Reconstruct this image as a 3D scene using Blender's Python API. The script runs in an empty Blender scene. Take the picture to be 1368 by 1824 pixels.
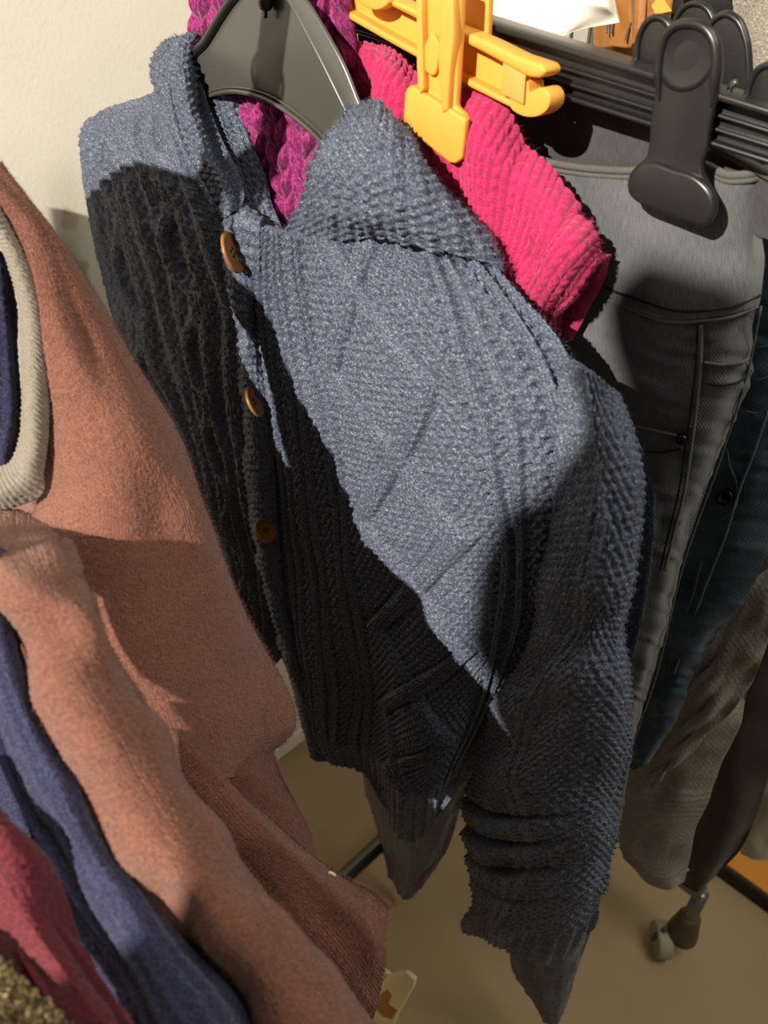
import bpy, math
import numpy as np
from mathutils import Vector, Matrix

# ------------------------------------------------------------------ camera, world, lights, exposure
SC = bpy.context.scene
COL = SC.collection
W, H, FPX = 1368, 1824, 1370.0
CAM = np.array([0.77, 0.0, 1.25])
PITCH, YAW = math.radians(37), math.radians(45)
_fw = np.array([-math.sin(YAW), math.cos(YAW), 0.0])
RT = np.array([math.cos(YAW), math.sin(YAW), 0.0])
_z = np.array([0.0, 0.0, 1.0])
FW = _fw * math.cos(PITCH) - _z * math.sin(PITCH)
UP = _fw * math.sin(PITCH) + _z * math.cos(PITCH)

cd = bpy.data.cameras.new('camera')
cd.sensor_fit = 'VERTICAL'
cd.sensor_height = 36.0
cd.lens = 36.0 * FPX / H
cd.clip_start = 0.02
cd.clip_end = 50
cd.dof.use_dof = True
cd.dof.focus_distance = 0.56
cd.dof.aperture_fstop = 8.0
cam = bpy.data.objects.new('camera', cd)
COL.objects.link(cam)
M = Matrix(((RT[0], UP[0], -FW[0], CAM[0]), (RT[1], UP[1], -FW[1], CAM[1]), (RT[2], UP[2], -FW[2], CAM[2]), (0, 0, 0, 1)))
cam.matrix_world = M
SC.camera = cam

wd = bpy.data.worlds.new('shop_light')
SC.world = wd
wd.use_nodes = True
wd.node_tree.nodes['Background'].inputs[0].default_value = (1.0, 0.90, 0.74, 1)
wd.node_tree.nodes['Background'].inputs[1].default_value = 0.17

LDIR = Vector((-0.13, 0.84, -0.52)).normalized()          # travel direction of the ceiling spot
ld = bpy.data.lights.new('ceiling_spot', 'SPOT')
ld.energy = 720
ld.color = (1.0, 0.90, 0.76)
ld.spot_size = math.radians(44)
ld.spot_blend = 0.4
ld.shadow_soft_size = 0.020
lo = bpy.data.objects.new('ceiling_spot', ld)
COL.objects.link(lo)
TARGET = Vector((0.42, 0.33, 1.0))
LPOS = TARGET - LDIR * 2.9
lo.location = LPOS
lo.rotation_euler = LDIR.to_track_quat('-Z', 'Y').to_euler()
# broad fill light added to brighten the wall and the floor
ad = bpy.data.lights.new('fill_panel', 'AREA')
ad.shape = 'RECTANGLE'; ad.size = 0.9; ad.size_y = 0.9
ad.energy = 25
ad.color = (1.0, 0.93, 0.80)
ao = bpy.data.objects.new('fill_panel', ad)
COL.objects.link(ao)
ao.location = (1.55, 0.75, 2.6)
ao.rotation_euler = (Vector((0.0, 0.45, 1.0)) - ao.location).to_track_quat('-Z', 'Y').to_euler()

vs = SC.view_settings
vs.view_transform = 'Standard'
vs.look = 'None'
vs.gamma = 1.0
vs.use_curve_mapping = False
vs.exposure = 0.0

# ------------------------------------------------------------------ helpers: photograph rays to points in the place
def ray(px, py):
    return FW + RT * ((px - W / 2) / FPX) + UP * ((H / 2 - py) / FPX)
def onY(px, py, y):
    d = ray(px, py); return CAM + d * ((y - CAM[1]) / d[1])
def onX(px, py, x):
    d = ray(px, py); return CAM + d * ((x - CAM[0]) / d[0])
def onZ(px, py, z):
    d = ray(px, py); return CAM + d * ((z - CAM[2]) / d[2])
def onD(px, py, q):
    return CAM + ray(px, py) * q
UNP = {'Y': onY, 'D': onD, 'X': onX, 'Z': onZ}

def empty(name, loc, label, cat, group=None):
    o = bpy.data.objects.new(name, None)
    o.empty_display_size = 0.05
    COL.objects.link(o)
    o.location = Vector(loc)
    o['label'] = label
    o['category'] = cat
    if group: o['group'] = group
    return o

def link(name, me, mat, parent=None):
    o = bpy.data.objects.new(name, me)
    COL.objects.link(o)
    if mat is not None: me.materials.append(mat)
    if parent is not None:
        o.parent = parent
        root = parent
        off = Vector((0, 0, 0))
        while root is not None:
            off += root.location
            root = root.parent
        o.location = -off          # every mesh is built in world coordinates
    return o

def np_mesh(name, verts, quads, uvs=None, tris=None, smooth=True):
    me = bpy.data.meshes.new(name)
    verts = np.asarray(verts, dtype=np.float32).reshape(-1, 3)
    quads = np.asarray(quads, dtype=np.int32).reshape(-1, 4)
    nq = len(quads)
    tr = np.zeros((0, 3), np.int32) if tris is None else np.asarray(tris, dtype=np.int32).reshape(-1, 3)
    nt = len(tr)
    me.vertices.add(len(verts))
    me.vertices.foreach_set('co', verts.ravel())
    li = np.concatenate([quads.ravel(), tr.ravel()])
    me.loops.add(len(li))
    me.loops.foreach_set('vertex_index', li)
    me.polygons.add(nq + nt)
    st = np.concatenate([np.arange(nq) * 4, nq * 4 + np.arange(nt) * 3]).astype(np.int32)
    me.polygons.foreach_set('loop_start', st)
    me.polygons.foreach_set('use_smooth', np.full(nq + nt, smooth))
    if uvs is not None:
        ul = me.uv_layers.new(name='uv')
        ul.data.foreach_set('uv', np.asarray(uvs, dtype=np.float32)[li].ravel())
    me.update(calc_edges=True)
    me.validate()
    return me

def spline_w(k, xs):
    """weights (len(xs) x len(k)) of a non-uniform Catmull-Rom spline through the knots k"""
    k = np.asarray(k, float); n = len(k); h = np.diff(k)
    if n == 2:
        t = (xs - k[0]) / h[0]
        return np.stack([1 - t, t], 1)
    I = np.eye(n)
    sl = [(I[i + 1] - I[i]) / h[i] for i in range(n - 1)]
    m = [sl[0]] + [(sl[i] * h[i - 1] + sl[i - 1] * h[i]) / (h[i] + h[i - 1]) for i in range(1, n - 1)] + [sl[-1]]
    out = np.zeros((len(xs), n))
    idx = np.clip(np.searchsorted(k, xs, side='right') - 1, 0, n - 2)
    for j, (x, i) in enumerate(zip(xs, idx)):
        t = (x - k[i]) / h[i]
        out[j] = (2*t**3 - 3*t**2 + 1) * I[i] + (t**3 - 2*t**2 + t) * h[i] * m[i] + (-2*t**3 + 3*t**2) * I[i + 1] + (t**3 - t**2) * h[i] * m[i + 1]
    return out

def grid_quads(nv, nu, base=0):
    i = np.arange(nv * nu).reshape(nv, nu) + base
    return np.stack([i[:-1, :-1], i[1:, :-1], i[1:, 1:], i[:-1, 1:]], -1).reshape(-1, 4)

def vnoise(x, y, seed=0):
    """smooth value noise, -1..1"""
    xi = np.floor(x).astype(np.int64); yi = np.floor(y).astype(np.int64)
    fx = x - xi; fy = y - yi
    fx = fx * fx * (3 - 2 * fx); fy = fy * fy * (3 - 2 * fy)
    def hsh(a, b):
        n = (a * 374761393 + b * 668265263 + seed * 1442695) & 0x7fffffff
        n = ((n ^ (n >> 13)) * 1274126177) & 0x7fffffff
        return ((n ^ (n >> 16)) & 0xffff) / 32767.5 - 1.0
    return (hsh(xi, yi) * (1 - fx) + hsh(xi + 1, yi) * fx) * (1 - fy) + (hsh(xi, yi + 1) * (1 - fx) + hsh(xi + 1, yi + 1) * fx) * fy

def surface(ctrl, nu, nv, mode='Y', off=(0, 0, 0)):
    f = UNP[mode]
    P = np.array([[f(*c) for c in row] for row in ctrl]) + np.array(off)
    ku = np.concatenate([[0], np.cumsum(np.linalg.norm(np.diff(P, axis=1), axis=2).mean(0))])
    kv = np.concatenate([[0], np.cumsum(np.linalg.norm(np.diff(P, axis=0), axis=2).mean(1))])
    S = np.linspace(0, ku[-1], nu); T = np.linspace(0, kv[-1], nv)
    Wu = spline_w(ku, S); Wv = spline_w(kv, T)
    G = np.einsum('ir,rcx,jc->ijx', Wv, P, Wu)
    return G, S, T

def normals(G):
    du = np.gradient(G, axis=1); dv = np.gradient(G, axis=0)
    N = np.cross(du, dv)
    N /= np.linalg.norm(N, axis=2, keepdims=True) + 1e-12
    if np.einsum('ijx,ijx->', N, CAM - G) < 0: N = -N
    return N

def panel(name, ctrl, nu, nv, mat, parent, disp=None, mode='Y', thick=0.004, bulge=0.0, nb=26, off=(0, 0, 0)):
    """a cloth panel: dense front with relief, a coarse back, and closed edges"""
    G, S, T = surface(ctrl, nu, nv, mode, off)
    N = normals(G)
    SS, TT = np.meshgrid(S, T)
    U01, V01 = np.meshgrid(np.linspace(0, 1, nu), np.linspace(0, 1, nv))
    F = G
    if disp is not None:
        F = G + N * disp(SS, TT, U01, V01)[..., None]
    iu = np.unique(np.round(np.linspace(0, nu - 1, min(nb, nu))).astype(int))
    iv = np.unique(np.round(np.linspace(0, nv - 1, min(nb, nv))).astype(int))
    prof = (np.sin(np.pi * U01) ** 0.7) * (np.clip(np.sin(np.pi * V01), 0, 1) ** 0.4)
    B = G - N * (thick + bulge * prof)[..., None]
    Bc = B[np.ix_(iv, iu)]
    nF = nu * nv
    verts = [F.reshape(-1, 3), Bc.reshape(-1, 3)]
    uvs = [np.stack([SS, TT], -1).reshape(-1, 2), np.stack([SS, TT], -1)[np.ix_(iv, iu)].reshape(-1, 2)]
    qf = grid_quads(nv, nu)
    # orient the front faces towards the camera
    a, b, c = F[0, 0], F[1, 0], F[1, 1]
    q = qf.copy()
    fi = (nv // 2) * (nu - 1) + nu // 2
    vv = F.reshape(-1, 3)[qf[fi]]
    if np.dot(np.cross(vv[1] - vv[0], vv[2] - vv[0]), CAM - vv[0]) < 0: q = q[:, ::-1]; flip = True
    else: flip = False
    qb = grid_quads(len(iv), len(iu), nF)
    if not flip: qb = qb[:, ::-1]
    quads = [q, qb]
    # skirts at full resolution
    fid = np.arange(nF).reshape(nv, nu)
    base = nF + len(iu) * len(iv)
    for line in (fid[0], fid[-1], fid[:, 0], fid[:, -1]):
        bp = B.reshape(-1, 3)[line]
        n = len(line)
        verts.append(bp); uvs.append(np.stack([SS, TT], -1).reshape(-1, 2)[line])
        bi = np.arange(n) + base; base += n
        quads.append(np.stack([line[:-1], line[1:], bi[1:], bi[:-1]], -1))
    me = np_mesh(name, np.concatenate(verts), np.concatenate(quads), np.concatenate(uvs))
    ob = link(name, me, mat, parent)
    PANELS[ob.name] = (F, N)
    return ob

PANELS = {}
def fibres(parent, obs, count, length, width, mat, seed=0, lift=0.5):
    """stray wool fibres standing off a knit: thin bent slivers"""
    rng = np.random.default_rng(seed)
    V = []; Q = []; base = 0
    for ob in obs:
        F, N = PANELS[ob.name]
        nv, nu = F.shape[:2]
        i = rng.integers(0, nv, count); j = rng.integers(0, nu, count)
        # half of them along the edges of the panel, where they show against the background
        k = rng.random(count)
        j = np.where(k < 0.12, 0, np.where(k < 0.24, nu - 1, j))
        P = F[i, j]; n = N[i, j]
        t = rng.normal(size=(count, 3)); t -= n * np.sum(t * n, 1, keepdims=True); t /= np.linalg.norm(t, axis=1, keepdims=True)
        L = length * rng.uniform(0.35, 1.0, count)[:, None]
        t2 = np.cross(n, t)
        w = width * t2
        p1 = P + n * L * lift * 0.6 + t * L * 0.45
        p2 = P + n * L * lift * (0.5 + 0.6 * rng.random((count, 1))) + t * L + t2 * L * rng.normal(0, 0.35, (count, 1))
        V.append(np.stack([P - w, P + w, p1 + w * .8, p1 - w * .8, p2 + w * .25, p2 - w * .25], 1).reshape(-1, 3))
        b = np.arange(count)[:, None] * 6 + base
        Q.append(b + np.array([[0, 1, 2, 3]])); Q.append(b + np.array([[3, 2, 4, 5]]))
        base += count * 6
    me = np_mesh('fuzz', np.concatenate(V), np.concatenate(Q))
    o = link('fuzz', me, mat, parent)
    o['kind'] = 'stuff'
    return o

def tube_mesh(name, pts, r, seg=8, closed=False, flat=1.0):
    pts = np.asarray(pts, float)
    n = len(pts)
    rr = np.full(n, r) if np.isscalar(r) else np.asarray(r)
    tan = np.gradient(pts, axis=0)
    if closed:
        tan = np.roll(pts, -1, 0) - np.roll(pts, 1, 0)
    tan /= np.linalg.norm(tan, axis=1, keepdims=True) + 1e-12
    ref = np.array([0, 1, 0.0]) if abs(tan[:, 1]).mean() < 0.8 else np.array([1.0, 0, 0])
    a = np.cross(tan, ref); a /= np.linalg.norm(a, axis=1, keepdims=True) + 1e-12
    b = np.cross(tan, a)
    th = np.linspace(0, 2 * np.pi, seg, endpoint=False)
    ring = pts[:, None] + rr[:, None, None] * (np.cos(th)[None, :, None] * a[:, None] + flat * np.sin(th)[None, :, None] * b[:, None])
    V = ring.reshape(-1, 3)
    q = []
    m = n if closed else n - 1
    for i in range(m):
        for j in range(seg):
            i2 = (i + 1) % n; j2 = (j + 1) % seg
            q.append((i * seg + j, i * seg + j2, i2 * seg + j2, i2 * seg + j))
    tris = []
    if not closed:
        V = np.concatenate([V, pts[:1], pts[-1:]])
        c0, c1 = n * seg, n * seg + 1
        for j in range(seg):
            tris.append((c0, (j + 1) % seg, j)); tris.append((c1, (n - 1) * seg + j, (n - 1) * seg + (j + 1) % seg))
    return np_mesh(name, V, q, None, tris)

def smooth_line(pts, n=60):
    pts = np.asarray(pts, float)
    k = np.concatenate([[0], np.cumsum(np.linalg.norm(np.diff(pts, axis=0), axis=1))])
    return spline_w(k, np.linspace(0, k[-1], n)) @ pts

def tube(name, pts, r, mat, parent=None, seg=8, n=60, closed=False, flat=1.0):
    p = smooth_line(pts, n) if n else np.asarray(pts)
    return link(name, tube_mesh(name, p, r, seg, closed, flat), mat, parent)

def ptube(name, pix, r, mat, parent, mode='Y', n=60, seg=6):
    return tube(name, [UNP[mode](*p) for p in pix], r, mat, parent, seg, n)

import bmesh
def slab(name, outline, y, thick, mat, parent=None, bevel=0.0008, mode='Y', smooth_n=0, seg=3):
    """a plastic plate: an outline lying in the plane y, extruded away from the camera by its thickness and bevelled"""
    if smooth_n:
        o = np.array([list(p) for p in outline] + [list(outline[0])], float)
        outline = smooth_line(o, smooth_n)[:-1]
    pts = [onY(p[0], p[1], y) for p in outline] if mode == 'Y' else [np.array(p) for p in outline]
    bm = bmesh.new()
    fv = [bm.verts.new(p) for p in pts]
    bv = [bm.verts.new(p + np.array([0, thick, 0])) for p in pts]
    bm.faces.new(fv); bm.faces.new(bv[::-1])
    n = len(pts)
    for i in range(n):
        bm.faces.new((fv[i], bv[i], bv[(i + 1) % n], fv[(i + 1) % n]))
    bmesh.ops.recalc_face_normals(bm, faces=bm.faces)
    if bevel:
        bmesh.ops.bevel(bm, geom=[e for e in bm.edges if e.calc_face_angle(0) > 0.5], offset=bevel, segments=seg, affect='EDGES', profile=0.5, clamp_overlap=True)
    me = bpy.data.meshes.new(name)
    bmesh.ops.triangulate(bm, faces=[f for f in bm.faces if len(f.verts) > 4])
    bm.to_mesh(me); bm.free()
    me.polygons.foreach_set('use_smooth', [True] * len(me.polygons))
    try: me.set_sharp_from_angle(angle=math.radians(40))
    except Exception: pass
    return link(name, me, mat, parent)

def box(name, lo_, hi_, mat, parent=None, bevel=0.002):
    (x0, y0, z0), (x1, y1, z1) = lo_, hi_
    bm = bmesh.new()
    bmesh.ops.create_cube(bm, size=1)
    for v in bm.verts:
        v.co = Vector(((x0 + x1) / 2 + v.co.x * (x1 - x0), (y0 + y1) / 2 + v.co.y * (y1 - y0), (z0 + z1) / 2 + v.co.z * (z1 - z0)))
    if bevel: bmesh.ops.bevel(bm, geom=bm.edges[:], offset=bevel, segments=2, affect='EDGES')
    me = bpy.data.meshes.new(name); bm.to_mesh(me); bm.free()
    return link(name, me, mat, parent)

def lathe(name, prof, centre, axis, mat, parent=None, seg=40):
    """prof: list of (radius, height along the axis)"""
    ax = np.array(axis, float); ax /= np.linalg.norm(ax)
    ref = np.array([0, 0, 1.0]) if abs(ax[2]) < 0.9 else np.array([1.0, 0, 0])
    a = np.cross(ax, ref); a /= np.linalg.norm(a); b = np.cross(ax, a)
    th = np.linspace(0, 2 * np.pi, seg, endpoint=False)
    V = np.array([np.array(centre) + ax * h + r * (math.cos(t) * a + math.sin(t) * b) for r, h in prof for t in th])
    n = len(prof); q = []
    for i in range(n - 1):
        for j in range(seg):
            q.append((i * seg + j, i * seg + (j + 1) % seg, (i + 1) * seg + (j + 1) % seg, (i + 1) * seg + j))
    return link(name, np_mesh(name, V, q), mat, parent)

# ------------------------------------------------------------------ materials
def s2l(c):
    return tuple(((v / 255) / 12.92 if v / 255 <= 0.04045 else ((v / 255 + 0.055) / 1.055) ** 2.4) for v in c) + (1,)

def base_mat(name):
    m = bpy.data.materials.new(name); m.use_nodes = True
    nt = m.node_tree
    return m, nt, nt.nodes['Principled BSDF']

def N_(nt, t, **kw):
    n = nt.nodes.new(t)
    for k, v in kw.items(): setattr(n, k, v)
    return n

def yarn(name, dark, mid, light, scale=1400, bump=0.5, sheen=0.3, rough=0.85, patch=0.0, patch_scale=40, stretch=(1, 1, 1), bdist=0.0006):
    """woollen yarn: fibres of three tones and a fibre relief"""
    m, nt, b = base_mat(name)
    tc = N_(nt, 'ShaderNodeTexCoord'); mp = N_(nt, 'ShaderNodeMapping'); mp.inputs['Scale'].default_value = stretch
    nt.links.new(tc.outputs['Object'], mp.inputs[0])
    n1 = N_(nt, 'ShaderNodeTexNoise'); n1.inputs['Scale'].default_value = scale; n1.inputs['Detail'].default_value = 3; n1.inputs['Roughness'].default_value = 0.6; n1.inputs['Distortion'].default_value = 0.7
    nt.links.new(mp.outputs[0], n1.inputs['Vector'])
    cr = N_(nt, 'ShaderNodeValToRGB')
    cr.color_ramp.elements[0].position = 0.33; cr.color_ramp.elements[0].color = s2l(dark)
    cr.color_ramp.elements[1].position = 0.72; cr.color_ramp.elements[1].color = s2l(light)
    e = cr.color_ramp.elements.new(0.52); e.color = s2l(mid)
    nt.links.new(n1.outputs['Fac'], cr.inputs[0])
    col = cr.outputs[0]
    if patch:
        n2 = N_(nt, 'ShaderNodeTexNoise'); n2.inputs['Scale'].default_value = patch_scale; n2.inputs['Detail'].default_value = 3
        nt.links.new(tc.outputs['Object'], n2.inputs['Vector'])
        mr = N_(nt, 'ShaderNodeMapRange'); mr.inputs['To Min'].default_value = 1 - patch; mr.inputs['To Max'].default_value = 1 + patch
        nt.links.new(n2.outputs['Fac'], mr.inputs[0])
        mx = N_(nt, 'ShaderNodeVectorMath', operation='SCALE')
        nt.links.new(col, mx.inputs[0]); nt.links.new(mr.outputs[0], mx.inputs['Scale'])
        col = mx.outputs[0]
    nt.links.new(col, b.inputs['Base Color'])
    b.inputs['Roughness'].default_value = rough
    b.inputs['Specular IOR Level'].default_value = 0.25
    b.inputs['Sheen Weight'].default_value = sheen
    b.inputs['Sheen Roughness'].default_value = 0.5
    bp = N_(nt, 'ShaderNodeBump'); bp.inputs['Strength'].default_value = bump; bp.inputs['Distance'].default_value = bdist
    nt.links.new(n1.outputs['Fac'], bp.inputs['Height']); nt.links.new(bp.outputs[0], b.inputs['Normal'])
    return m

def denim(name, dark, light, fade=0.35, fade_scale=18):
    m, nt, b = base_mat(name)
    uv = N_(nt, 'ShaderNodeUVMap'); tc = N_(nt, 'ShaderNodeTexCoord')
    mp = N_(nt, 'ShaderNodeMapping'); mp.inputs['Rotation'].default_value = (0, 0, math.radians(28))
    nt.links.new(uv.outputs[0], mp.inputs[0])
    wv = N_(nt, 'ShaderNodeTexWave'); wv.inputs['Scale'].default_value = 230; wv.inputs['Distortion'].default_value = 1.2; wv.inputs['Detail'].default_value = 2; wv.inputs['Detail Scale'].default_value = 3
    nt.links.new(mp.outputs[0], wv.inputs['Vector'])
    st = N_(nt, 'ShaderNodeMapping'); st.inputs['Scale'].default_value = (1600, 120, 1)
    nt.links.new(uv.outputs[0], st.inputs[0])
    n1 = N_(nt, 'ShaderNodeTexNoise'); n1.inputs['Scale'].default_value = 1.0; n1.inputs['Detail'].default_value = 2
    nt.links.new(st.outputs[0], n1.inputs['Vector'])
    n2 = N_(nt, 'ShaderNodeTexNoise'); n2.inputs['Scale'].default_value = fade_scale; n2.inputs['Detail'].default_value = 4
    nt.links.new(tc.outputs['Object'], n2.inputs['Vector'])
    a = N_(nt, 'ShaderNodeMath', operation='MULTIPLY_ADD'); a.inputs[1].default_value = 0.17; a.inputs[2].default_value = -0.06
    nt.links.new(wv.outputs['Fac'], a.inputs[0])
    c = N_(nt, 'ShaderNodeMath', operation='MULTIPLY_ADD'); c.inputs[1].default_value = 0.5
    nt.links.new(n1.outputs['Fac'], c.inputs[0]); nt.links.new(a.outputs[0], c.inputs[2])
    d = N_(nt, 'ShaderNodeMath', operation='MULTIPLY_ADD'); d.inputs[1].default_value = fade
    nt.links.new(n2.outputs['Fac'], d.inputs[0]); nt.links.new(c.outputs[0], d.inputs[2])
    cr = N_(nt, 'ShaderNodeValToRGB')
    cr.color_ramp.elements[0].position = 0.2; cr.color_ramp.elements[0].color = s2l(dark)
    cr.color_ramp.elements[1].position = 0.85; cr.color_ramp.elements[1].color = s2l(light)
    nt.links.new(d.outputs[0], cr.inputs[0]); nt.links.new(cr.outputs[0], b.inputs['Base Color'])
    b.inputs['Roughness'].default_value = 0.85; b.inputs['Specular IOR Level'].default_value = 0.2; b.inputs['Sheen Weight'].default_value = 0.15
    bp = N_(nt, 'ShaderNodeBump'); bp.inputs['Strength'].default_value = 0.35; bp.inputs['Distance'].default_value = 0.0004
    nt.links.new(wv.outputs['Fac'], bp.inputs['Height']); nt.links.new(bp.outputs[0], b.inputs['Normal'])
    return m

def plastic(name, col, rough=0.35, spec=0.5, noise=0.0, nscale=60, metallic=0.0, sss=0.0, bump=0.0):
    m, nt, b = base_mat(name)
    b.inputs['Base Color'].default_value = s2l(col)
    b.inputs['Roughness'].default_value = rough; b.inputs['Specular IOR Level'].default_value = spec; b.inputs['Metallic'].default_value = metallic
    if noise or bump:
        tc = N_(nt, 'ShaderNodeTexCoord'); n1 = N_(nt, 'ShaderNodeTexNoise'); n1.inputs['Scale'].default_value = nscale; n1.inputs['Detail'].default_value = 4
        nt.links.new(tc.outputs['Object'], n1.inputs['Vector'])
        mr = N_(nt, 'ShaderNodeMapRange'); mr.inputs['To Min'].default_value = 1 - noise; mr.inputs['To Max'].default_value = 1 + noise
        nt.links.new(n1.outputs['Fac'], mr.inputs[0])
        mx = N_(nt, 'ShaderNodeVectorMath', operation='SCALE'); mx.inputs[0].default_value = s2l(col)[:3]
        nt.links.new(mr.outputs[0], mx.inputs['Scale']); nt.links.new(mx.outputs[0], b.inputs['Base Color'])
        if bump:
            bp = N_(nt, 'ShaderNodeBump'); bp.inputs['Strength'].default_value = bump; bp.inputs['Distance'].default_value = 0.001
            nt.links.new(n1.outputs['Fac'], bp.inputs['Height']); nt.links.new(bp.outputs[0], b.inputs['Normal'])
    return m

MT = {}
MT['cardi'] = yarn('slate_blue_yarn', (46, 53, 70), (74, 83, 104), (150, 157, 170), 900, 0.45, 0.05, 0.5, bdist=0.0006)
MT['cardi_in'] = MT['cardi']
MT['purple'] = yarn('magenta_purple_yarn', (80, 14, 60), (140, 34, 102), (180, 72, 146), 700, 0.6, 0.25, 0.75, stretch=(1, 1, 0.4))
MT['pink'] = yarn('raspberry_pink_yarn', (150, 22, 72), (182, 34, 90), (206, 66, 118), 1500, 0.5, 0.3, 0.85)
MT['rust'] = yarn('rust_brown_wool', (94, 58, 48), (132, 85, 71), (178, 128, 106), 2000, 0.8, 0.2, 0.95, patch=0.10, patch_scale=60, bdist=0.0009)
MT['greyrib'] = yarn('grey_rib_yarn', (104, 98, 89), (128, 121, 111), (152, 146, 136), 1500, 0.4, 0.2, 0.85)
MT['navy'] = yarn('navy_wool', (24, 24, 48), (44, 46, 80), (82, 84, 122), 1300, 0.7, 0.3, 0.85)
MT['burg'] = yarn('burgundy_velour', (66, 20, 30), (96, 32, 44), (124, 50, 60), 900, 0.4, 0.15, 0.8, patch=0.25, patch_scale=50)
MT['gold'] = yarn('gold_black_lurex', (22, 18, 16), (110, 92, 60), (225, 205, 150), 420, 0.9, 0.1, 0.45, bdist=0.002)
MT['greymarl'] = yarn('grey_marl_yarn', (104, 98, 89), (140, 134, 124), (190, 184, 172), 520, 0.7, 0.2, 0.9, stretch=(1, 1, 3))
MT['brown'] = yarn('dark_brown_jersey', (52, 44, 38), (62, 53, 46), (72, 62, 54), 900, 0.2, 0.1, 0.9)
MT['white'] = yarn('off_white_jersey', (180, 172, 155), (196, 188, 172), (208, 200, 186), 900, 0.3, 0.2, 0.9)
MT['black'] = yarn('black_jersey', (14, 13, 13), (22, 21, 21), (36, 34, 34), 900, 0.5, 0.2, 0.9)
MT['greyden'] = denim('washed_grey_denim', (50, 52, 56), (124, 127, 130), 0.40, 14)
MT['greydark'] = denim('grey_denim_inside', (44, 44, 46), (96, 96, 98), 0.3, 12)
MT['blueden'] = denim('dark_blue_denim', (16, 26, 36), (70, 92, 108), 0.55, 26)
MT['thread_grey'] = plastic('grey_seam_thread', (92, 91, 88), 0.9, 0.2, 0.3, 900)
MT['thread_dark'] = plastic('dark_seam_thread', (34, 34, 36), 0.9, 0.2, 0.3, 900)
MT['thread_blue'] = plastic('pale_blue_seam_thread', (80, 96, 102), 0.9, 0.2, 0.4, 500)
MT['blackpl'] = plastic('black_hanger_plastic', (34, 33, 34), 0.30, 0.5, 0.08, 300)
MT['greypl'] = plastic('dark_grey_smoky_plastic', (72, 71, 67), 0.26, 0.6, 0.06, 40)
MT['yellow'] = plastic('yellow_hanger_plastic', (226, 162, 70), 0.5, 0.4, 0.08, 120, bump=0.15)
MT['cream'] = plastic('cream_hanger_plastic', (244, 234, 186), 0.45, 0.4)
MT['amber'] = plastic('amber_plastic', (176, 122, 30), 0.4, 0.4)
MT['film'] = plastic('clear_tape_film', (206, 160, 84), 0.2, 0.6)
MT['button'] = plastic('wood_look_button', (140, 96, 48), 0.38, 0.5, 0.35, 260)
MT['rivet'] = plastic('black_metal_rivet', (24, 22, 22), 0.25, 0.6, metallic=0.8)
MT['chrome'] = plastic('brushed_steel_tube', (120, 126, 118), 0.35, 0.5, metallic=0.9)
MT['paper'] = plastic('white_paper', (236, 230, 216), 0.7, 0.3)
MT['tan'] = plastic('tan_leather', (152, 98, 44), 0.5, 0.4, 0.3, 90, bump=0.4)
MT['wheel'] = plastic('grey_rubber_wheel', (150, 142, 126), 0.6, 0.3)
MT['fork'] = plastic('dull_caster_housing', (78, 66, 48), 0.5, 0.4, 0.2, 80)
MT['orange'] = plastic('orange_varnished_board', (196, 130, 42), 0.45, 0.4, 0.15, 20)
MT['edge'] = plastic('black_board_edging', (26, 24, 20), 0.5, 0.3)

def wall_mat():
    m, nt, b = base_mat('white_painted_plaster')
    tc = N_(nt, 'ShaderNodeTexCoord')
    n1 = N_(nt, 'ShaderNodeTexNoise'); n1.inputs['Scale'].default_value = 9; n1.inputs['Detail'].default_value = 5
    nt.links.new(tc.outputs['Object'], n1.inputs['Vector'])
    cr = N_(nt, 'ShaderNodeValToRGB'); cr.color_ramp.elements[0].color = s2l((226, 221, 206)); cr.color_ramp.elements[1].color = s2l((236, 232, 220))
    nt.links.new(n1.outputs['Fac'], cr.inputs[0])
    col = cr.outputs[0]
    for (px, py, r, k) in ((124, 392, .0085, .45), (144, 478, .0075, .6), (118, 375, .004, .3)):   # old stains on the plaster
        p = onX(px, py, 0.0)
        ds = N_(nt, 'ShaderNodeVectorMath', operation='DISTANCE'); ds.inputs[1].default_value = tuple(p)
        nz = N_(nt, 'ShaderNodeTexNoise'); nz.inputs['Scale'].default_value = 160
        nt.links.new(tc.outputs['Object'], nz.inputs['Vector'])
        ad = N_(nt, 'ShaderNodeMath', operation='MULTIPLY_ADD'); ad.inputs[1].default_value = 0.009
        nt.links.new(tc.outputs['Object'], ds.inputs[0]); nt.links.new(nz.outputs['Fac'], ad.inputs[0]); nt.links.new(ds.outputs['Value'], ad.inputs[2])
        mr = N_(nt, 'ShaderNodeMapRange'); mr.inputs['From Min'].default_value = r * 0.9 + 0.004; mr.inputs['From Max'].default_value = r * 1.5 + 0.004; mr.inputs['To Min'].default_value = k; mr.inputs['To Max'].default_value = 0
        nt.links.new(ad.outputs[0], mr.inputs[0])
        mx = N_(nt, 'ShaderNodeMix', data_type='RGBA'); mx.inputs['B'].default_value = s2l((168, 142, 100))
        nt.links.new(mr.outputs[0], mx.inputs['Factor']); nt.links.new(col, mx.inputs['A'])
        col = mx.outputs['Result']
    nt.links.new(col, b.inputs['Base Color'])
    b.inputs['Roughness'].default_value = 0.8
    n2 = N_(nt, 'ShaderNodeTexNoise'); n2.inputs['Scale'].default_value = 220; nt.links.new(tc.outputs['Object'], n2.inputs['Vector'])
    bp = N_(nt, 'ShaderNodeBump'); bp.inputs['Strength'].default_value = 0.15; bp.inputs['Distance'].default_value = 0.001
    nt.links.new(n2.outputs['Fac'], bp.inputs['Height']); nt.links.new(bp.outputs[0], b.inputs['Normal'])
    return m
MT['wall'] = wall_mat()
MT['floor'] = plastic('greige_vinyl_floor', (150, 131, 100), 0.5, 0.35, 0.18, 5)

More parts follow.
